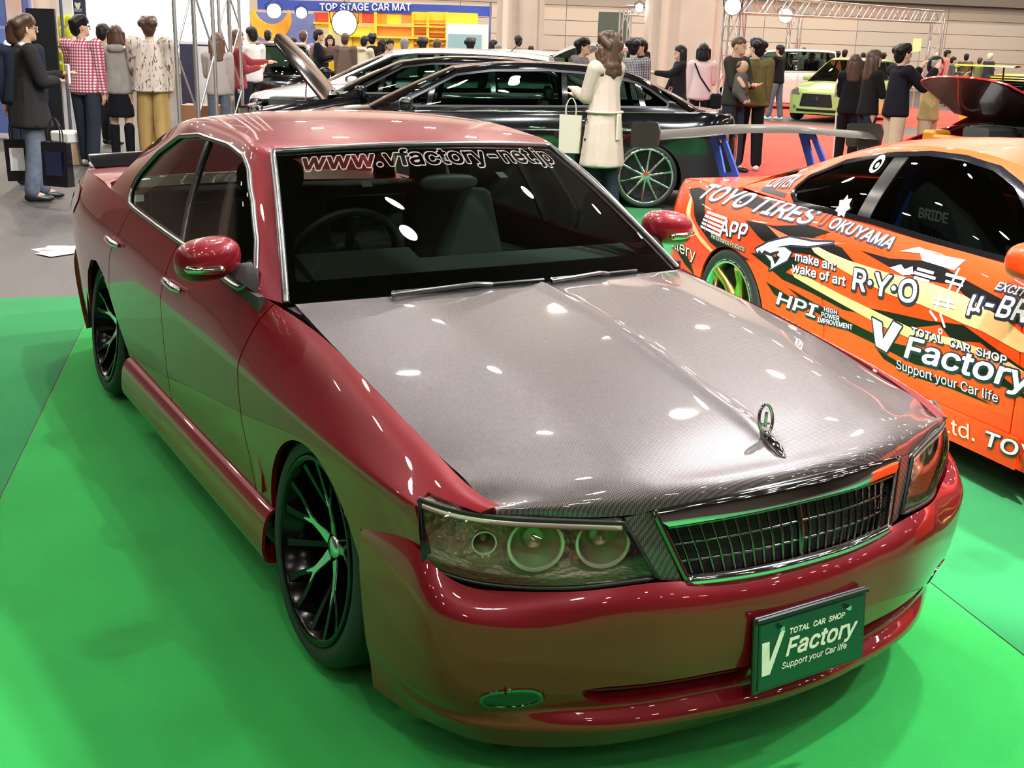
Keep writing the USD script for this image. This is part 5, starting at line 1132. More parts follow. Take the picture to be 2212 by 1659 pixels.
def person(label, at_, height, face, top, legs, hair='black', hair_len='short', arms=('down', 'down'), shoes=SHOEB, coat=0.0, bulk=1.0, skirt=None, stride=.05, lean=0.0, head_turn=0.0, female=False, fine=.04, extras=None, skin=0, boots=False, hood=False, collar=None, glasses=False, group=None):
    """face: degrees from facing the camera, turning towards the picture's right (90 = profile to the right, 180 = back view)."""
    c = CAM[:2]-np.asarray(at_)[:2]; c /= np.linalg.norm(c); rgt = np.array([-c[1], c[0]]); d = c*math.cos(face*D2R)+rgt*math.sin(face*D2R); d_ = math.atan2(d[1], d[0])
    P = thing('person', label, 'person', at_, d_, group=group); S = height/1.70
    sk = SKIN[skin % 3]; sw = (.165 if female else .185); hw = .085
    T = lambda m: xf(m, None, (0, 0, 0), (S, S, S))
    ln = np.array([math.sin(lean), 0, math.cos(lean)]); pel = np.array([0, 0, .90]); up = lambda z, y=0, x=0: pel+ln*(z-.90)+np.array([x, y, 0])
    neck, head = up(1.44), up(1.575, 0, .02); hr = np.array([.098, .078, .115]); ht = rotz(head_turn*D2R)
    sho = {s: up(1.385, s*sw) for s in (1, -1)}
    body = [(pel, (.10, .13, .09), up(1.15), (.09, .125, .1)), (up(1.15), (.09, .125, .1), up(1.36), (.08, .14, .06)), (up(1.38), .058, neck, .052), (neck, .052, head-[.01, 0, .05], .055)]
    hd = lambda q: head+ht @ np.array(q)
    body += [(hd((-.012, 0, .03)), hr*[.98, 1, .8], hd((.012, 0, -.035)), hr*[.72, .82, .72]), (hd((.06, 0, -.075)), .030, hd((.035, 0, -.05)), .05), (hd((.098, 0, -.02)), .011, hd((.088, 0, .02)), .008)]
    for s in (1, -1): body.append((hd((-.005, s*.080, -.01)), (.012, .008, .028), hd((-.005, s*.076, .0)), (.012, .008, .028)))
    armb, leg_b, cuffs = [], [], []
    for s, a in ((1, arms[0]), (-1, arms[1])):
        (e1, a1), (e2, a2) = ARMS[a]
        el = sho[s]+direc(e1*D2R, s*a1*D2R)*.285; wr = el+direc(e2*D2R, s*a2*D2R)*.245; dv = (wr-el)/np.linalg.norm(wr-el)
        body += [(sho[s], .052, el, .040), (el, .040, wr, .027)]; armb += [(sho[s], .064*bulk, el, .056*bulk), (el, .056*bulk, wr-dv*.01, .042*bulk)]
        sd = np.cross(dv, [0, 0, 1.0]); sd = sd/np.linalg.norm(sd) if np.linalg.norm(sd) > .2 else np.array([1.0, 0, 0]); nm = np.cross(sd, dv)
        palm = wr+dv*.075; body.append((wr, (.025,)*3, palm, .030))
        for k_, (o, l_) in enumerate(((-.027, .062), (-.009, .075), (.009, .070), (.026, .055))):
            b0 = palm+sd*o; b1 = b0+dv*l_*.6+nm*.006; body += [(b0, .0095, b1, .0085), (b1, .0085, b1+dv*l_*.35-nm*.018*s, .0075)]
        th = wr+dv*.03+sd*.026; body += [(th, .011, th+dv*.045+sd*.022, .0085)]
        cuffs.append(palm)
    feet = []
    for s in (1, -1):
        hip = np.array([0, s*hw, .88]); kn = np.array([.02+s*stride*.5, s*(hw+.012), .48]); an = np.array([s*stride, s*(hw+.015), .085])
        body += [(hip, .085, kn, .055), (kn, .055, an, .040), (an, .038, an+[.11, s*.012, -.045], .030)]
        leg_b += [(hip+[0, 0, .0], np.array([.098, .080, .08])*bulk**.4, kn, .068*bulk), (kn, .068*bulk, an+[0, 0, .02], .060*bulk)]; feet.append(an)
    bm = skin_mesh(body, fine if fine < .03 else .03, 5)
    obj('body', T(bm), sk, P, smooth=True)
    e_ = [xf(trimesh.creation.icosphere(1), None, hd((.083, s*.033, .012)), (.006, .012, .007)) for s in (1, -1)]
    for q in e_: obj('eye', T(q), EYE, P, smooth=True)
    # clothes
    tb = [(pel+[0, 0, -.03], np.array([.145, .185, .05])*bulk**.5, up(1.14), np.array([.115, .15, .1])*bulk**.6), (up(1.14), np.array([.115, .15, .1])*bulk**.6, up(1.36), np.array([.10, .165, .06])), (up(1.37), (.08, .12, .045), up(1.415), .062)]
    for s in (1, -1): tb.append((up(1.36, s*.10), (.085, .08, .055), sho[s], .066*bulk))
    if coat: tb.append((pel, np.array([.15, .19, .06])*bulk**.3, pel-[0, 0, coat], np.array([.20, .245, .03])))
    if hood: tb += [(up(1.42, .06, -.09), .055, up(1.42, -.06, -.09), .055)]
    tp = obj('jacket' if coat or bulk > 1.08 else 'shirt', T(skin_mesh(tb+armb, fine, 7)), top, P, smooth=True)
    if collar is not None: obj('collar', T(skin_mesh([(up(1.41, .055, .035), .022, up(1.44, .04, -.04), .024), (up(1.41, -.055, .035), .022, up(1.44, -.04, -.04), .024), (up(1.37, 0, .085), .02, up(1.42, .055, .03), .022), (up(1.37, 0, .085), .02, up(1.42, -.055, .03), .022)], fine, 3)), collar, P, smooth=True)
    if legs is not None:
        lb = leg_b+[(pel+[0, .05, -.01], np.array([.108, .10, .07])*bulk**.3, pel+[0, -.05, -.01], np.array([.108, .10, .07])*bulk**.3)]
        obj('trousers', T(skin_mesh(lb, fine, 7)), legs, P, smooth=True)
    if skirt is not None: obj('skirt', T(skin_mesh([(pel, (.12, .145, .06), pel-[0, 0, .34], (.15, .18, .02))], fine, 5)), skirt, P, smooth=True)
    for s, an in zip((1, -1), feet):
        bs = [(an+[-.03, 0, -.035], (.045, .042, .045), an+[.14, s*.012, -.052], (.055, .045, .030))]
        if boots: bs.append((an+[0, 0, -.02], .056, an+[0, 0, .33], .068))
        obj('boot' if boots else 'shoe', T(skin_mesh(bs, .03, 4)), shoes, P, smooth=True)
    # hair: a cap over the skull, longer at the back when asked
    hm = HAIRS[hair]
    hb = [(hd((-.028, 0, .045)), hr*[1.02, 1.12, .86], hd((.005, 0, .062)), hr*[.92, 1.08, .72]), (hd((-.055, 0, .0)), hr*[.72, 1.06, .80], hd((-.055, 0, -.03)), hr*[.6, .95, .7])]
    if hair_len == 'tousled': hb += [(hd((.03*math.cos(k), .06*math.sin(k), .10)), .045, hd((-.05+.05*math.cos(k*2), .075*math.sin(k*2), .05)), .055) for k in range(6)]
    if hair_len == 'long': hb += [(hd((-.06, 0, -.02)), hr*[.7, 1.12, .9], hd((-.075, 0, -.24)), (.055, .105, .05))]+[(hd((-.02, s*.075, .02)), .04, hd((-.015, s*.085, -.19)), .035) for s in (1, -1)]
    if hair_len == 'bob': hb += [(hd((-.05, 0, -.02)), hr*[.78, 1.15, .9], hd((-.055, 0, -.10)), (.07, .105, .05))]+[(hd((-.01, s*.08, .03)), .036, hd((.0, s*.085, -.09)), .034) for s in (1, -1)]
    if hair_len == 'curly':
        rg2 = random.Random(4); hb += [(hd((-.05, 0, .02)), hr*[.95, 1.35, 1.0], hd((-.07, 0, -.22)), (.075, .125, .07))]
        for k in range(46):
            u, z_ = rg2.uniform(.75, 2*math.pi-.75), rg2.uniform(-.26, .12); q = hd((-.035+(.085-.05*max(0, z_-.03)*8)*math.cos(u), (.125-.5*max(0, z_-.03))*math.sin(u), z_)); hb.append((q, rg2.uniform(.026, .04), q+[0, 0, -.03], .03))
    if hair_len == 'none': hb = hb[:1]; hb = [(hd((-.02, 0, .04)), hr*[1.0, 1.02, .80], hd((0, 0, .05)), hr*[.9, 1.0, .72])]
    if hair == 'cap': hb.append((hd((.06, 0, .06)), (.05, .07, .012), hd((.13, 0, .05)), (.04, .06, .010)))
    hm_ = skin_mesh(hb, .03, 4)
    # keep the face clear
    v, f = hm_; lv = (v-head) @ ht; keep = ~((lv[f][:, :, 0].mean(1) > .055) & (lv[f][:, :, 2].mean(1) < .045)) if hair != 'cap' else np.ones(len(f), bool)
    obj('cap' if hair == 'cap' else 'hair', T((v, f[keep])), hm, P, smooth=True)
    if glasses:
        gl_ = [tube([hd((.092+.0*k, s*(.034+.022*math.cos(k)), .012+.018*math.sin(k))) for k in np.linspace(0, 6.283, 13)], .0028, 5) for s in (1, -1)]+[rod(hd((.09, s*.056, .014)), hd((-.01, s*.082, .012)), .003, 5) for s in (1, -1)]
        obj('glasses', T(cat(*gl_)), CHROME, P, smooth=True)
    if extras: extras(P, T, cuffs, up, hd)
    return P, lambda q: np.asarray(at_, float)+rotz(d_) @ (np.asarray(q, float)*S), cuffs, d_

def bag_at(name, label, c, rz_, w, h, dp, m, handle=.18, print_=None, cat_='bag'):
    t = thing(name, label, cat_, c, rz_)
    b = VF(m3.Manifold.hull_points(np.array([(x*w/2*(1 if z else .92), y*dp/2*(1 if not z else .45), z*h) for x in (-1, 1) for y in (-1, 1) for z in (0, 1)], float)))
    obj('bag_body', b, m, t, smooth=False)
    for s in (-1, 1):
        pts = [(-w*.22, s*dp*.2, h), (-w*.18, s*dp*.1, h+handle*.7), (0, 0, h+handle), (w*.18, s*dp*.1, h+handle*.7), (w*.22, s*dp*.2, h)]
        obj('handle', tube(spline(pts, 12), .006, 6), m, t, smooth=True)
    if print_: obj('print_patch', xf(box(-w*.3, w*.3, -dp*.52, -dp*.46, h*.25, h*.8), None), print_, t, smooth=False)
    return t
GLOSSB = mat('bag_gloss', (.008, .008, .012), .08, 0, 1.0); BAGP = mat('bag_print', (.012, .02, .07), .12, .3, 1.0)

# left group
fl = lambda px, py: np.array([*floor_at(px, py, 0)[:2], 0.0])
of = lambda px, d: np.array([*on_floor(px, d)[:2], 0.0])
def handy(nm, m, size, off=(0, 0, 0)):
    def f(P, T, cuffs, up, hd):
        c = (cuffs[0]+cuffs[1])/2+np.array(off)
        obj(nm, T(xf(box(-size[0], size[0], -size[1], size[1], -size[2], size[2], .004), None, c)), m, P, smooth=False)
    return f
person('person in dark jacket and pale collar with glasses, holding black shopping bags at left', fl(84, 433), 1.74, 100, cloth('charcoal', (.022, .020, .020)), JEANS, 'brown', 'tousled', ('bent', 'hold'), coat=.20, bulk=1.18, stride=.07, fine=.03, collar=WHITEC, glasses=True, skin=1, extras=handy('booklet', mat('paper_white', (.80, .77, .68), .8), (.01, .07, .09), (.03, 0, .03)))
bag_at('shopping_bag', 'glossy black shopping bag hanging right of the jeans', at(128, 402, 10.55)+[0, 0, -.0], math.radians(40), .30, .40, .10, GLOSSB, .22, BAGP)
bag_at('shopping_bag', 'glossy black and white shopping bag hanging left of the jeans', at(42, 390, 11.2), math.radians(80), .22, .40, .09, GLOSSB, .22, WHITEC)
person('person in navy with brown hair, half hidden behind the charcoal jacket', of(44, 11.9), 1.72, 165, cloth('navy', (.02, .024, .04)), DJEANS, 'brown', 'bob', ('down', 'down'), bulk=1.1)
person('person in red and white plaid shirt and baggy dark jeans, seen from behind', fl(196, 360), 1.78, 150, checked('cloth_plaid', (.68, .62, .62), (.45, .10, .13), 9.0, (.34, .05, .08)), DJEANS, 'black', 'tousled', ('bent', 'down'), shoes=SHOEW, bulk=1.2, stride=.10, fine=.03, head_turn=-45, skin=1)
person('person in grey jacket with short dark hair, behind the plaid shirt', of(226, 16.4), 1.70, 140, cloth('stone', (.36, .33, .28)), DJEANS, 'black', 'short', ('down', 'bent'), bulk=1.1, skin=2)
person('woman in grey hoodie with bare legs and black knee boots', fl(268, 343), 1.68, 172, cloth('hoodie', (.34, .31, .28), vary=(8.0, (.27, .25, .22))), None, 'brown', 'bob', ('bent', 'bent'), shoes=BLKC, skirt=BLKC, boots=True, hood=True, female=True, bulk=1.05)
person('person in white jacket streaked with black and khaki trousers, tallest of the left group', fl(338, 346), 1.80, 178, streaked('cloth_streaked', (.66, .56, .46), (.10, .085, .07), 24.0), KHAKI, 'brown', 'tousled', ('bent', 'down'), shoes=SHOEW, coat=.06, bulk=1.6, stride=.09, fine=.03)
person('woman in grey cardigan with long brown hair behind the lighting truss', of(470, 15.6), 1.63, 175, cloth('taupe', (.44, .38, .34)), JEANS, 'auburn', 'long', ('bent', 'down'), female=True, bulk=1.02)
person('person in maroon shirt and dark trousers right of the truss', of(512, 17.0), 1.68, 95, cloth('maroon', (.28, .045, .05)), DJEANS, 'auburn', 'short', ('forward', 'bent'), bulk=1.05)
person('person in white shirt with back half turned near the blown-out booth', of(546, 19.0), 1.74, 215, WHITEC, DJEANS, 'black', 'short', ('hip', 'down'))
person('person in orange top behind the white shirt', of(580, 26.0), 1.72, 170, cloth('orange', (.72, .20, .04)), DJEANS, 'black', 'short')
person('person in grey sweatshirt leaning over the black hatchback', of(636, 25.0), 1.62, 185, GREYC, DJEANS, 'black', 'short', ('forward', 'forward'), lean=.35, bulk=1.15)
person('person in purple vest over plaid sleeves and pale shorts', of(656, 25.4), 1.73, 160, checked('cloth_purple_plaid', (.20, .09, .24), (.42, .30, .36), 7.0, (.16, .06, .20)), cloth('pale_shorts', (.52, .48, .40)), 'brown', 'short', ('down', 'bent'), bulk=1.08)
person('person in dark suit with white collar, profile to the right', of(688, 24.6), 1.76, 85, BLKC, BLKC, 'black', 'short', ('bent', 'bent'), bulk=1.12, collar=WHITEC, skin=1)
person('person facing the camera with a yellow bag below the bright lamp', of(713, 25.6), 1.66, 10, cloth('umber', (.09, .06, .045)), DJEANS, 'black', 'bob', ('bent', 'hold'), skin=1, extras=handy('yellow_bag', YEL, (.05, .14, .10), (.0, 0, -.14)))
person('person in brown coat under the brightest booth lamp', of(746, 24.2), 1.70, 165, cloth('brown', (.13, .09, .07)), DJEANS, 'brown', 'short', bulk=1.25)
person('person in cream hooded jacket with head down', of(783, 25.0), 1.66, 140, cloth('cream', (.58, .53, .40)), DJEANS, 'black', 'short', ('bent', 'bent'), bulk=1.2, hood=True, lean=.12)
person('person with round black hair and black top beside the cream jacket', of(804, 26.2), 1.72, 175, BLKC, BLKC, 'black', 'tousled', bulk=1.05)
ii = 0
for px, d, h, fc, cl, hl, hc, lb in ((826, 23.0, 1.60, 100, cloth('wine', (.25, .03, .05)), 'bob', 'black', 'person in wine top looking right before the orange shelves'), (842, 22.5, 1.62, 20, BLKC, 'short', 'black', 'pale faced person in black facing the camera before the orange shelves'),
        (874, 21.8, 1.64, 170, GREYC, 'short', 'grey', 'grey-haired person before the yellow shelf, looking away'), (913, 22.0, 1.66, 175, DJEANS, 'tousled', 'black', 'black-haired head above the white wagon roof, left of the white cabinet'), (944, 22.8, 1.64, 160, cloth('tan', (.35, .24, .15)), 'short', 'brown', 'brown-haired person before the last orange shelf'),
        (1016, 22.0, 1.68, 168, WHITEC, 'tousled', 'black', 'black-haired person in white collar before the white cabinet'), (1064, 27.2, 1.66, 90, BLKC, 'long', 'black', 'long-haired woman in black at the banner post'), (1076, 26.0, 1.58, 178, BLKC, 'short', 'grey', 'short person in black suit right of the banner post'),
        (1118, 27.0, 1.78, 200, cloth('slate', (.20, .19, .18)), 'short', 'black', 'tall person in slate jacket before the grey column'), (1146, 28.0, 1.55, 180, BLKC, 'short', 'black', 'small dark head left of the raised white tailgate')):
    person(lb, of(px, d), h, fc, cl, DJEANS, hc, hl, female=(hl in ('long', 'bob')), fine=.05, skin=ii, bulk=1.1); ii += 1
# right group
person('person in grey hoodie with black hair looking down behind the black sedan', of(1246, 16.4), 1.72, 75, cloth('hoodie_grey', (.16, .155, .16)), DJEANS, 'black', 'tousled', ('bent', 'bent'), hood=True, bulk=1.15, lean=.10, fine=.03, skin=1)
def trench(P, T, cu, up, hd):
    m_ = cloth('trench_collar', (.56, .49, .39))
    a_ = np.linspace(0, 2*np.pi, 24, endpoint=False); obj('belt', T(tube(np.stack([.152*np.cos(a_)-.002, .186*np.sin(a_), .99+0*a_], 1), .013, 6, closed=True)), m_, P, smooth=True)
    for z in (.92, .74, .60): obj('button', T(xf(blob((0, 0, 0), (.012, .012, .012), 1), None, (.05, .196+.02*(.99-z), z))), SHOEB, P, smooth=True)
    obj('belt_tail', T(box(-.19, -.17, -.03, .03, .74, .98, .008)), m_, P)
P_, w_, cf, dd = person('woman in cream trench coat with long curly brown hair before the black sedan', of(1308, 10.9), 1.75, 230, cloth('trench', (.55, .43, .35), vary=(5.0, (.50, .39, .32))), DJEANS, 'brown', 'curly', ('bent', 'hold'), coat=.40, bulk=1.12, female=True, fine=.025, stride=.08, collar=cloth('trench_collar', (.56, .49, .39)), extras=trench)
bag_at('tote_bag', "flat cream tote bag on the trench coat woman's arm", w_((.24, .20, .60)), dd+.5, .22, .36, .06, cloth('tote', (.50, .44, .34)), .16)
person('person in black and white checked shirt behind the trench coat', of(1366, 16.6), 1.74, 165, checked('cloth_check', (.50, .48, .50), (.16, .15, .17), 14.0, (.03, .03, .04)), DJEANS, 'black', 'tousled', ('down', 'bent'), bulk=1.12)
person('dark-clothed person facing left beside the grey column', of(1384, 20.0), 1.74, 300, BLKC, DJEANS, 'black', 'short', ('bent', 'bent'), skin=1)
person('dark-haired person further back at the left edge of the grey column', of(1378, 24.5), 1.80, 20, BLKC, DJEANS, 'black', 'short', skin=2)
person('woman in black jacket pulling a pale green suitcase', of(1468, 19.2), 1.66, 285, cloth('ink', (.016, .016, .022)), cloth('rose_trousers', (.45, .30, .26)), 'black', 'long', ('forward', 'pull'), coat=.10, female=True, bulk=1.1)
sc0 = of(1432, 18.9); su = thing('suitcase', 'pale green suitcase pulled by the woman in black', 'suitcase', sc0, math.radians(30))
obj('case_shell', xf(box(-.24, .24, -.13, .13, .06, .62, .04), roty(.0)), mat('case_green', (.42, .42, .10), .5), su, smooth=40)
obj('case_handle', cat(rod((.06, -.06, .6), (.16, -.06, 1.0), .01), rod((.06, .06, .6), (.16, .06, 1.0), .01), rod((.16, -.07, 1.0), (.16, .07, 1.0), .014)), CHROME, su, smooth=True)
for y in (-.1, .1): obj('case_wheel', xf(lathe([(.001, -.015), (.045, -.015), (.045, .015), (.001, .015)], 14), None, (-.2, y, .045)), RUBBER, su, smooth=40)
person('person in pale pink top with a black shoulder strap, seen from behind', of(1516, 18.0), 1.70, 178, cloth('blush', (.72, .55, .55)), BLKC, 'black', 'bob', ('down', 'hold'), female=True, bulk=1.1, extras=lambda P, T, cu, up, hd: (obj('bag_strap', T(tube([up(1.40, .12, -.08), up(1.2, .02, -.15), up(.98, -.15, -.12)], .012, 6)), BLKC, P, smooth=True), obj('shoulder_bag', T(box(-.16, -.02, -.34, -.16, .72, .95, .03)), BLKC, P, smooth=False)))
person('close-cropped person in dark clothes carrying a baby', of(1588, 15.4), 1.80, 60, cloth('dark_olive', (.035, .034, .026)), DJEANS, 'brown', 'none', ('hold', 'hold'), bulk=1.2, skin=1)
b0 = of(1600, 15.1); bp_ = thing('person', "baby held against the close-cropped person's chest", 'person', b0+[0, 0, 1.02], 0.5)
obj('body', skin_mesh([((0, 0, .10), .10, (0, 0, .25), .08), ((0, 0, .25), .05, (0, 0, .36), .05), ((.0, 0, .37), .075, (.01, 0, .40), .075), ((0, .07, .24), .035, (.08, .10, .15), .028), ((0, -.07, .24), .035, (.08, -.10, .15), .028), ((0, .05, .08), .05, (.10, .06, -.05), .035), ((0, -.05, .08), .05, (.10, -.06, -.05), .035)], .03, 4), SKIN[1], bp_, smooth=True)
obj('romper', skin_mesh([((0, 0, .09), .112, (0, 0, .25), .092), ((0, .05, .08), .06, (.08, .06, -.03), .045), ((0, -.05, .08), .06, (.08, -.06, -.03), .045)], .03, 4), cloth('romper', (.10, .09, .08)), bp_, smooth=True)
obj('hair', skin_mesh([((-.015, 0, .40), (.074, .078, .06), (-.01, 0, .42), (.07, .075, .05))], .03, 3), HAIRS['brown'], bp_, smooth=True)
person('person in olive jacket and black trousers on the red carpet, back turned', of(1628, 15.8), 1.78, 190, cloth('olive', (.15, .125, .045), vary=(6.0, (.12, .10, .035))), BLKC, 'black', 'tousled', ('pocket', 'down'), shoes=SHOEW, bulk=1.22, stride=.14, fine=.025, head_turn=40, coat=.04)
person('person in black shirt and blue jeans walking behind the olive jacket', of(1682, 27.5), 1.76, 240, BLKC, JEANS, 'black', 'short', ('bent', 'down'), shoes=SHOEW, bulk=1.15, stride=.10)
ii = 0
for px, d, h, fc, cl, hl, lb in ((1708, 38.0, 1.66, 150, BLKC, 'bob', 'woman in black left of the crowd behind the lime hatchback'), (1734, 38.6, 1.74, 200, GREYC, 'short', 'grey-topped person, tallest head behind the lime hatchback'), (1752, 37.6, 1.62, 170, BLKC, 'bob', 'bob-haired woman second in the crowd behind the lime hatchback'), (1778, 37.8, 1.66, 175, cloth('mid_grey', (.25, .24, .23)), 'bob', 'grey-jacketed person third in the crowd behind the lime hatchback'), (1806, 36.0, 1.66, 180, BLKC, 'tousled', 'dark head in the middle of the crowd above the lime roof'), (1822, 36.8, 1.72, 160, BLKC, 'short', 'dark head right of the middle above the lime roof'), (1862, 36.0, 1.64, 190, cloth('moss', (.12, .13, .07)), 'short', 'person in moss green right of the lime roof'), (1905, 37.5, 1.66, 185, DJEANS, 'tousled', 'dark-haired person behind the two women')):
    person(lb, of(px, d), h, fc, cl, DJEANS, 'black', hl, fine=.06, skin=ii); ii += 1
stripes = lambda P, T, cu, up, hd: [obj('sleeve_stripe', T(tube([up(1.40, s*.20, .0), up(1.25, s*.235, -.02), up(1.1, s*.245, .0)], .016, 6)), DECC, P, smooth=True) for s in (1, -1)]+[obj('leg_stripe', T(tube([(.0, s*.19, .86), (.02, s*.175, .48), (.03, s*.165, .12)], .014, 6)), DECC, P, smooth=True) for s in (1, -1)]
person('woman in black tracksuit with pale side stripes', of(1842, 16.0), 1.62, 175, BLKC, BLKC, 'brown', 'long', ('bent', 'down'), female=True, bulk=1.12, extras=stripes)
person('woman in black top and jeans with long brown hair, looking right', of(1880, 15.2), 1.68, 120, cloth('soot', (.014, .013, .014)), DJEANS, 'brown', 'long', ('down', 'bent'), female=True, fine=.03)
cam_x = handy('camera', mat('camera_silver', (.5, .5, .52), .3, .8), (.02, .06, .035), (.06, 0, .02))
person('person in black jacket raising a camera, seen from behind right of the two women', of(1940, 14.4), 1.76, 120, cloth('jet', (.011, .011, .016)), BEIGE, 'black', 'tousled', ('raised', 'raised'), bulk=1.22, fine=.03, extras=cam_x)
person('woman in pale yellow sweater and khaki trousers photographing the red coupe', of(2012, 15.0), 1.62, 70, cloth('lemon', (.58, .52, .24)), BEIGE, 'black', 'short', ('raised', 'forward'), female=True, bulk=1.12, fine=.03, extras=cam_x)
ii = 0
for px, d, h, fc, cl, hc, lb in ((2022, 39.0, 1.72, 190, cloth('crimson', (.45, .03, .04)), 'cap', 'person in crimson coat by the far wall'), (2042, 40.0, 1.82, 90, cloth('salmon', (.68, .25, .22)), 'black', 'person in salmon vest by the far wall'), (2056, 38.0, 1.60, 100, cloth('pine', (.08, .11, .085)), 'black', 'person in pine green between the salmon vest and the camouflage jacket'), (2084, 40.0, 1.72, 175, cloth('camo', (.14, .12, .07), vary=(9.0, (.05, .05, .03))), 'black', 'person in camouflage jacket by the far wall'), (2114, 40.5, 1.60, 150, cloth('fern', (.20, .21, .09)), 'brown', 'person in fern green by the far wall'), (2134, 40.0, 1.76, 130, cloth('indigo', (.035, .04, .06)), 'cap', 'person in indigo jacket and cream cap by the far wall')):
    person(lb, of(px, d), h, fc, cl, DJEANS, hc, 'short', ('bent', 'down'), fine=.06, bulk=1.2, skin=ii); ii += 1
# ---------------------------------------------------------------- booths, trusses, lamps
FACE_RZ = math.radians(58.9)                     # booth fronts stand square to the camera's heading
def zpix(px, py, d): return float(at(px, py, d)[2])
def rect(name, px0, px1, py0, py1, d, m, parent=None, dp=.06, floor=False, **kw):
    """An upright slab, square to the camera's heading, whose front covers a pixel rectangle at d metres."""
    pm = (py0+py1)/2; a, b = at(px0, pm, d), at(px1, pm, d); c = (a+b)/2; w = np.linalg.norm((b-a)[:2])
    z0, z1 = (0.0 if floor else at((px0+px1)/2, py1, d)[2]), at((px0+px1)/2, py0, d)[2]
    return obj(name, xf(box(-w/2, w/2, 0, dp, z0, z1), rotz(FACE_RZ), (c[0], c[1], 0)), m, parent, smooth=False, **kw)
BLUE = mat('booth_blue', (.035, .075, .42), .6); BPAN = mat('panel_blue', (.16, .20, .46), .6); ORNG = mat('shelf_orange', (.95, .30, .02), .5); YLW = mat('shelf_yellow', (.95, .62, .03), .5); RED_ = mat('mat_red', (.62, .06, .03), .7); POSTER = mat('poster_dark', (.05, .05, .10), .4)
# car-mat booth
th = lambda n, l, c: setdata(UsdGeom.Xform.Define(stage, unique('/World', n)).GetPrim(), l, c)
D0 = 29.0
bt = th('mat_booth', 'blue and orange car mat booth with lettered banner and mat shelves', 'booth')
bn = rect('banner', 556, 1062, 6, 28, D0, BLUE, bt)
def letter_row(t, px0, px1, py_base, h, d, m, parent, bold=True):
    v, f = VF(meshkit.text_mesh(t, h, .02, bold)); a, b = at(px0, py_base, d), at(px1, py_base, d); w = v[:, 0].max()
    X = (b-a)/np.linalg.norm(b-a); v = a+np.outer(v[:, 0]*np.linalg.norm(b-a)/w, X)+np.outer(v[:, 1], [0, 0, 1.0])+np.outer(v[:, 2], np.cross(X, [0, 0, 1.0]))
    return obj('lettering', (v, f), m, parent, smooth=False)
letter_row('TOP STAGE CAR MAT', 690, 888, 22.5, .17, D0-.03, DEC, bn)
rect('backdrop', 540, 682, 28, 106, D0+.15, BPAN, bt)
for x0, x1, y0, y1, m in ((678, 712, 27, 50, RED_), (680, 712, 50, 60, YLW), (718, 752, 27, 50, ORNG), (760, 782, 27, 52, ORNG), (782, 810, 27, 50, RED_), (814, 836, 27, 52, ORNG), (836, 866, 27, 52, YLW), (868, 890, 27, 50, ORNG), (814, 890, 58, 78, ORNG), (760, 810, 58, 104, YLW), (814, 890, 80, 104, YLW), (893, 922, 26, 104, YLW), (926, 962, 26, 104, YLW)):
    rect('mat_panel', x0, x1, y0, y1, D0+.1, m, bt, dp=.08)
for k_ in range(9):
    rect('mat_slat', 895, 921, 28+k_*8, 32+k_*8, D0+.03, RED_ if k_ % 2 else ORNG, bt, dp=.07); rect('mat_slat', 928, 960, 28+k_*8, 32+k_*8, D0+.03, ORNG if k_ % 3 else RED_, bt, dp=.07)
for x0, x1 in ((710, 718), (752, 760), (808, 814), (889, 894), (921, 927), (961, 968)): rect('upright', x0, x1, 26, 108, D0+.0, YLW, bt)
for y0 in (52, 78): rect('shelf', 676, 966, y0, y0+4, D0-.05, YLW, bt, dp=.3)
cb = rect('cabinet', 964, 1054, 52, 112, D0-.3, floor=True, parent=bt, m=mat('cabinet_white', (.86, .86, .84), .5), dp=.5)
rect('cabinet_header', 964, 1032, 28, 53, D0-.25, YLW, cb); rect('cabinet_screen', 968, 1040, 74, 110, D0-.33, mat('screen_teal', (.30, .48, .52), .3), cb)
rect('banner_post', 1056, 1060, 6, 150, D0, floor=True, parent=bt, m=mat('post_blue', (.10, .14, .30), .5))
cr_ = Point(0, 0).buffer(.50).difference(Point(.02, .32).buffer(.43)); v, f = prism(cr_, 0, .12); cc = at(586, 42, 28.0)
obj('sale_moon', xf((np.c_[v[:, 0], -v[:, 2], v[:, 1]], f), rotz(FACE_RZ), cc), mat('moon_orange', (1.0, .42, .02), .5), None, smooth=False, label='orange crescent balloon hanging before the blue backdrop', cat='balloon')
# blown-out white booth and its tables
wb_ = th('light_booth', 'brilliant white lit booth wall behind the left group', 'booth')
for k_, (x0, x1) in enumerate(((182, 300), (300, 420), (420, 538))):
    rect('lit_panel', x0, x1, -40, 112, 23.0+.02*k_, glow('white_light_panel', (1, 1, 1), 3.0), wb_)
rect('counter', 388, 470, 95, 130, 21.6, floor=True, m=mat('counter_dark', (.05, .05, .09), .4), parent=wb_, dp=.5); rect('counter_top', 384, 474, 90, 96, 21.55, mat('counter_white', (.85, .85, .88), .4), wb_, dp=.6)
rect('easel_board', 428, 462, 100, 200, 20.6, floor=True, m=mat('easel_white', (.88, .88, .92), .5), parent=wb_, dp=.04)
rect('display_plinth', 385, 470, 228, 256, 16.6, floor=True, m=mat('plinth_wood', (.42, .20, .09), .6), parent=wb_, dp=.5)
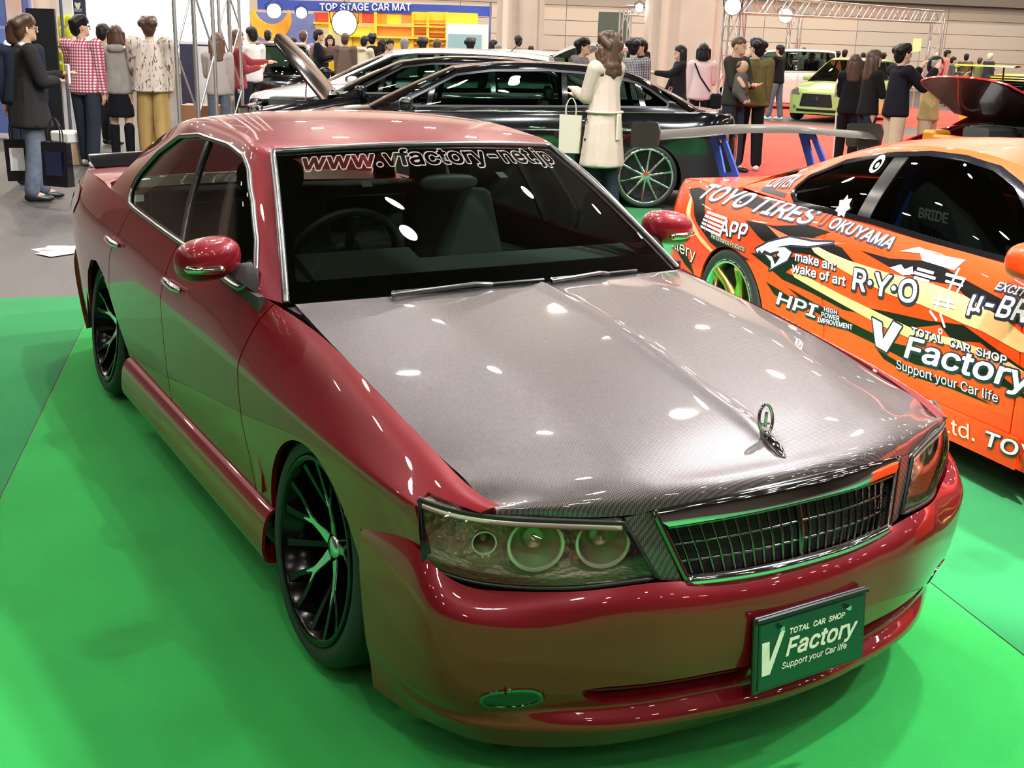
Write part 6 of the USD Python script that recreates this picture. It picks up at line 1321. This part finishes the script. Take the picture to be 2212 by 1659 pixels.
# blue partition with posters at the far left
pn = th('blue_partition', 'blue partition wall with pale poster and leaflet rack at far left', 'partition')
rect('panel', -60, 62, -30, 62, 17.0, BPAN, pn, dp=.1); rect('panel', -60, 46, 62, 290, 17.05, mat('panel_blue_low', (.13, .19, .48), .6), pn, dp=.1)
rect('poster', 12, 46, -20, 50, 16.95, mat('poster_pale', (.80, .62, .55), .6, vary=(3.0, (.82, .50, .38))), pn, dp=.02); rect('rail', -40, 64, 56, 63, 16.9, mat('rail_lilac', (.42, .42, .60), .5), pn, dp=.1)
for k_, m in enumerate((ORNG, mat('leaf_tan', (.60, .42, .28), .6), mat('leaf_rose', (.70, .28, .20), .6), mat('leaf_sand', (.62, .52, .36), .6))): rect('leaflet', 1+k_*9, 9+k_*9, 64, 98, 16.9, m, pn, dp=.04)
obj('lamp_bulb', xf(blob((0, 0, 0), (.07, .07, .05)), None, at(20, 94, 16.6)), glow('lamp_white', (1, .98, .95), 14.0), pn, smooth=True)
rect('poster_board', 63, 124, 19, 210, 15.6, floor=True, m=mat('board_black', (.008, .009, .012), .5), label='tall black display board behind the charcoal jacket', cat='board', dp=.05)
sh_ = th('bottle_rack', 'rack of rounded yellow bottles on a thin dark pole', 'rack')
rect('backing', 126, 160, -20, 150, 16.1, mat('rack_white', (.86, .84, .82), .5), sh_, dp=.04, floor=True)
for r_ in range(5):
    for c_i in range(2):
        q = at(134+c_i*16, 42+r_*26, 15.95); obj('bottle', xf(lathe([(.001, -.072), (.04, -.072), (.05, -.05), (.05, .03), (.03, .055), (.018, .07), (.001, .072)], 14, 'z'), None, q), mat('bottle_yellow', (.80, .80, .02), .35, 0, .5), sh_, smooth=40)
pl_ = of(141, 15.6); obj('pole', xf(lathe([(.022, 0), (.022, 4.5)], 10, 'z'), None, pl_), mat('pole_grey', (.16, .17, .22), .4, .5), sh_, smooth=True)
q = at(141, 101, 15.6); obj('pole_arm', rod(q-np.array([math.cos(FACE_RZ), math.sin(FACE_RZ), 0])*.1, q+np.array([math.cos(FACE_RZ), math.sin(FACE_RZ), 0])*.17, .012), mat('pole_grey', (.16, .17, .22), .4, .5), sh_, smooth=True)
bq = rect('hanging_banner', 153, 184, -30, 39, 17.5, POSTER, None, label='dark hanging banner with a small pale crest', cat='banner', dp=.02)
ctr = at(168, 12, 17.46); crest = prism(smooth_poly([(0, -.05), (.035, -.01), (.04, .045), (0, .035), (-.04, .045), (-.035, -.01)]), 0, .01); v, f = crest; obj('crest', xf((np.c_[v[:, 0], -v[:, 2], v[:, 1]], f), rotz(FACE_RZ), ctr), DECC, bq, smooth=False)
for k_ in range(2): rect('banner_rule', 160, 176, 19+k_*4, 20.5+k_*4, 17.47, DECC, bq, dp=.01)
bx = of(140, 14.0); t_ = thing('cardboard_box', 'brown cardboard box with white tray on top behind the charcoal jacket', 'box', bx, .4)
obj('carton', box(-.18, .18, -.14, .14, 0, .26), mat('cardboard', (.42, .30, .17), .8), t_, smooth=False); obj('white_tray', box(-.20, .20, -.16, .16, .262, .40, .02), mat('tray_white', (.80, .78, .72), .5), t_, smooth=False)

# trusses
ALU = mat('truss_aluminium', (.78, .76, .74), .28, .9)
def truss(parent, a, b, side, tr=.024, brace=.013, step=.7, n=8):
    a, b = np.array(a, float), np.array(b, float); T = (b-a)/np.linalg.norm(b-a); U = np.cross(T, [0, 0, 1.0]) if abs(T[2]) < .9 else np.array([math.cos(FACE_RZ-.5), math.sin(FACE_RZ-.5), 0]); U /= np.linalg.norm(U); W_ = np.cross(T, U)
    cs = [(su, sw) for su in (-.5, .5) for sw in (-.5, .5)]
    for su, sw in cs: o = side*(U*su+W_*sw); obj('chord', rod(a+o, b+o, tr, n), ALU, parent, smooth=True)
    K = max(2, int(np.linalg.norm(b-a)/step)); order = [cs[0], cs[1], cs[3], cs[2]]
    for k_ in range(K):
        p, q = a+(b-a)*k_/K, a+(b-a)*(k_+1)/K
        for i in (0, 2) if len(parent.GetName()) and 'tower' in parent.GetName() else range(4):
            c0, c1 = order[i], order[(i+1) % 4]
            if k_ % 2: c0, c1 = c1, c0
            obj('brace', rod(p+side*(U*c0[0]+W_*c0[1]), q+side*(U*c1[0]+W_*c1[1]), brace, 6), ALU, parent, smooth=True)
t1 = th('truss_tower', 'upright aluminium truss tower right of the streaked jacket', 'truss')
p_ = of(424, 13.2); truss(t1, p_, p_+[0, 0, 5.6], .30)
t1b = th('truss_tower', 'second aluminium truss tower, nearer the maroon shirt', 'truss')
p_ = of(499, 16.4); truss(t1b, p_, p_+[0, 0, 5.6], .20, step=.4)
g1 = th('truss_gantry', 'aluminium truss gantry with spotlights over the far red carpet', 'truss')
A0, A1, A2 = of(1577, 23.0), of(1708, 36.0), of(2012, 36.0); zt = zpix(1577, 10, 23.0); zt2 = zpix(2012, 38, 36.0)
truss(g1, A0, A0+[0, 0, zt+.2], .34); truss(g1, A1, A1+[0, 0, zt2], .34, step=.6); truss(g1, A2, A2+[0, 0, zt2], .36, step=.6)
truss(g1, A0+[0, 0, zt], A2+[0, 0, zt2], .34, step=.55)
g2 = th('truss_portal', 'small aluminium truss portal before the dark far doorway', 'truss')
B0, B1 = of(1346, 34), of(1392, 34); zb2 = zpix(1370, 24, 34); truss(g2, B0, B0+[0, 0, zb2], .26, step=.6); truss(g2, B0+[0, 0, zb2], B1+[0, 0, zb2], .26, step=.4)

def flood(label, px, py, d, r, strength=60.0, m=None):
    """A booth floodlight on its yoke, aimed at the visitors."""
    c = at(px, py, d); t = thing('floodlight', label, 'lamp', c, math.atan2(*(CAM[:2]-c[:2])[::-1]))
    obj('housing', lathe([(.001, -r*1.5), (r*.7, -r*1.4), (r*1.08, -.02), (r*1.08, .03), (r, .03)], 20, 'x'), TRIM, t, smooth=40)
    obj('lens', xf(lathe([(r, .012), (r*.6, .03), (.001, .035)], 20, 'x'), None), glow('flood_glow', (1, .99, .97), strength), t, smooth=True)
    obj('yoke', tube([(-.02, r*1.1, 0), (-.02, r*1.2, r*.8), (-.02, 0, r*1.7), (-.02, -r*1.2, r*.8), (-.02, -r*1.1, 0)], .012, 6), TRIM, t, smooth=True)
for lb, px, py, d, r in (('floodlight above the orange crescent balloon', 592, 24, 27.4, .17), ('floodlight left of the banner lettering', 651, 28, 27.6, .13), ('large floodlight in front of the mat shelves', 744, 50, 27.0, .29), ('floodlight at the left end of the long gantry', 1583, 14, 22.4, .16), ('floodlight hanging midway on the long gantry', 1697, 34, 28.5, .17), ('small floodlight on the portal by the grey column', 1381, 17, 33.4, .12)):
    flood(lb, px, py, d, r)
sg = rect('lime_sign', 1972, 1990, 83, 112, 33.0, mat('sign_lime', (.80, .85, .42), .5), None, label='small pale lime sign board on a stand by the far gantry leg', cat='sign', dp=.04)
p_ = of(1981, 33.05); obj('sign_stand', rod(p_, p_+[0, 0, zpix(1981, 110, 33.0)], .02), ALU, sg, smooth=True)
